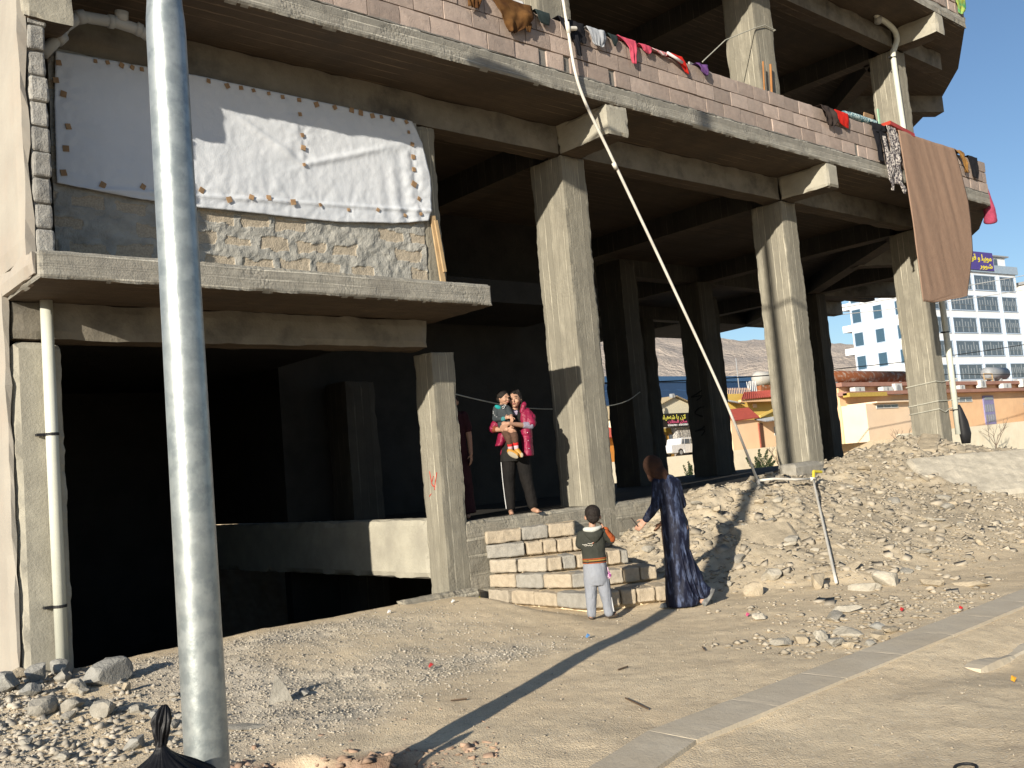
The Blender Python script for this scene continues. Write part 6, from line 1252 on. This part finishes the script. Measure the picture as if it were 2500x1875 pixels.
bush(61.8, 42.8, -.65, 2.1, 2.3, 3600, 'dark evergreen shrub growing before the retaining wall right of the middle rear column', 1); bush(53.4, 42.8, -.65, 1.7, .9, 1300, 'small dark evergreen seen above the woman\'s back', 2); bush(57.9, 29.2, -.65, 2.15, .6, 1000, 'small dark evergreen beside a bare tree left of the end column', 3)
def bare(x, y, z, h, lab, seed):
    b = empty('bare_tree', (x, y, z), lab, 'tree', group=None); r = random.Random(seed); mt = MB(); mt.tube([(x,y,z-.1),(x+.03,y,z+h*.35)], [.06,.045], 7); mt.build('trunk', BARK, b); mb = MB()
    def br(p, d, L_, rd, dep):
        q = p+d*L_; mb.tube([p, p.lerp(q,.5)+Vector((r.uniform(-.03,.03),0,0)), q], [rd, rd*.8, rd*.6], 5)
        if dep:
            for _ in range(r.choice([2,3])): br(p.lerp(q, r.uniform(.55,1)), (d+Vector((r.uniform(-.8,.8), r.uniform(-.6,.6), r.uniform(-.1,.5)))).normalized(), L_*r.uniform(.55,.8), rd*.6, dep-1)
    for k in range(4): br(Vector((x+.03,y,z+h*.33)), Vector((math.cos(k*1.7)*.7, math.sin(k*1.7)*.5, 1)).normalized(), h*.32, .028, 3)
    mb.build('branches', BARK, b)
bare(64.1, 42.8, -.65, 2.5, 'bare young tree before the wall, left one beside the second big column', 1); bare(65.6, 42.8, -.65, 2.25, 'bare young tree before the wall, touching the second big column', 2); bare(56.9, 29.1, -.65, 3.0, 'bare young tree before the wall left of the end column', 3); bare(70.2, 29.1, -.65, 3.0, 'bare young tree before the wall right of the end column', 4)
CAB = material('black_cable', (0.02,0.02,0.02)); PCAB = material('pale_cable', (0.62,0.62,0.60))
for nm, l, m_, r_, lab in (('power_cable', [(30,29,4.95),(36.17,29,5.07),(43.5,29,5.32),(50.5,29,5.70),(59.3,29,6.23),(64.1,29,6.59),(77.1,29,7.64),(95,29,9.3)], CAB, .03, 'black overhead cable crossing behind the columns'),
                         ('power_cable', [(60,28.5,5.25),(64.4,29,5.38),(76.4,29,5.42),(95,29,5.9)], CAB, .02, 'thin black cable at roof level of the orange building'),
                         ('power_cable', [(70,45,12.3),(78.4,45,13.33),(88.9,45,14.78),(122,45,19.34),(150,45,23.4)], PCAB, .05, 'upper pale cable crossing in front of the tall white block'),
                         ('power_cable', [(70,45,12.0),(78.3,45,12.77),(93,45,14.22),(101.7,45,15.21),(121.8,45,17.62),(150,45,21.4)], PCAB, .04, 'lower pale cable crossing in front of the tall white block')):
    tag(MB().tube(smooth_path(l, 4), r_, 6).build(nm, m_), lab, 'cable')
BT = material('blue_sheet', (0.05,0.10,0.30))
tag(bx('blue_sheet', 24.0, 25.0, 22, 22.05, .2, 1.02, BT), 'blue sheet behind the floor slab between two rear columns', 'sheet')
mb = MB(); mb.tube([(24.35,21.9,.5),(24.42,21.9,.92),(24.58,21.9,.92),(24.68,21.9,.5)], .035, 6); tag(mb.build('folding_stand', WHT), 'white bent stand before the blue sheet', 'stand')
GRF = material('red_chalk', (0.45,0.06,0.04)); GRB = material('black_marker', (0.01,0.01,0.01))
for pts in ([(9.06,1.60),(9.10,1.50),(9.13,1.40)], [(9.13,1.56),(9.18,1.48),(9.15,1.44)], [(9.20,1.62),(9.17,1.46),(9.13,1.44)], [(9.20,1.36),(9.24,1.33)]):
    MB().tube([(6.727, y, z) for y, z in pts], .006, 6).build('graffiti', GRF, B)
for j in range(3):
    pts = [(14.62+.14*(i % 3)+rnd.uniform(-.04,.04), 3.1-.42*j-.06*i+rnd.uniform(-.05,.05)) for i in range(5)]
    MB().tube(smooth_path([(18.995, y, z) for y, z in pts], 4), .014, 6).build('graffiti', GRB, B)
bs = MB(); loft(bs, [(19.95,8.85,1.30,.10,.08),(19.97,8.85,1.5,.16,.10),(19.93,8.85,1.75,.13,.09),(19.88,8.86,2.0,.06,.05),(19.86,8.87,2.1,.03,.03)])
grow_o = bs.build('rag_bundle', BLACK, smooth=True); tag(grow_o, 'black rag bundle tied to the foot of the white pipe at the end column', 'rag')
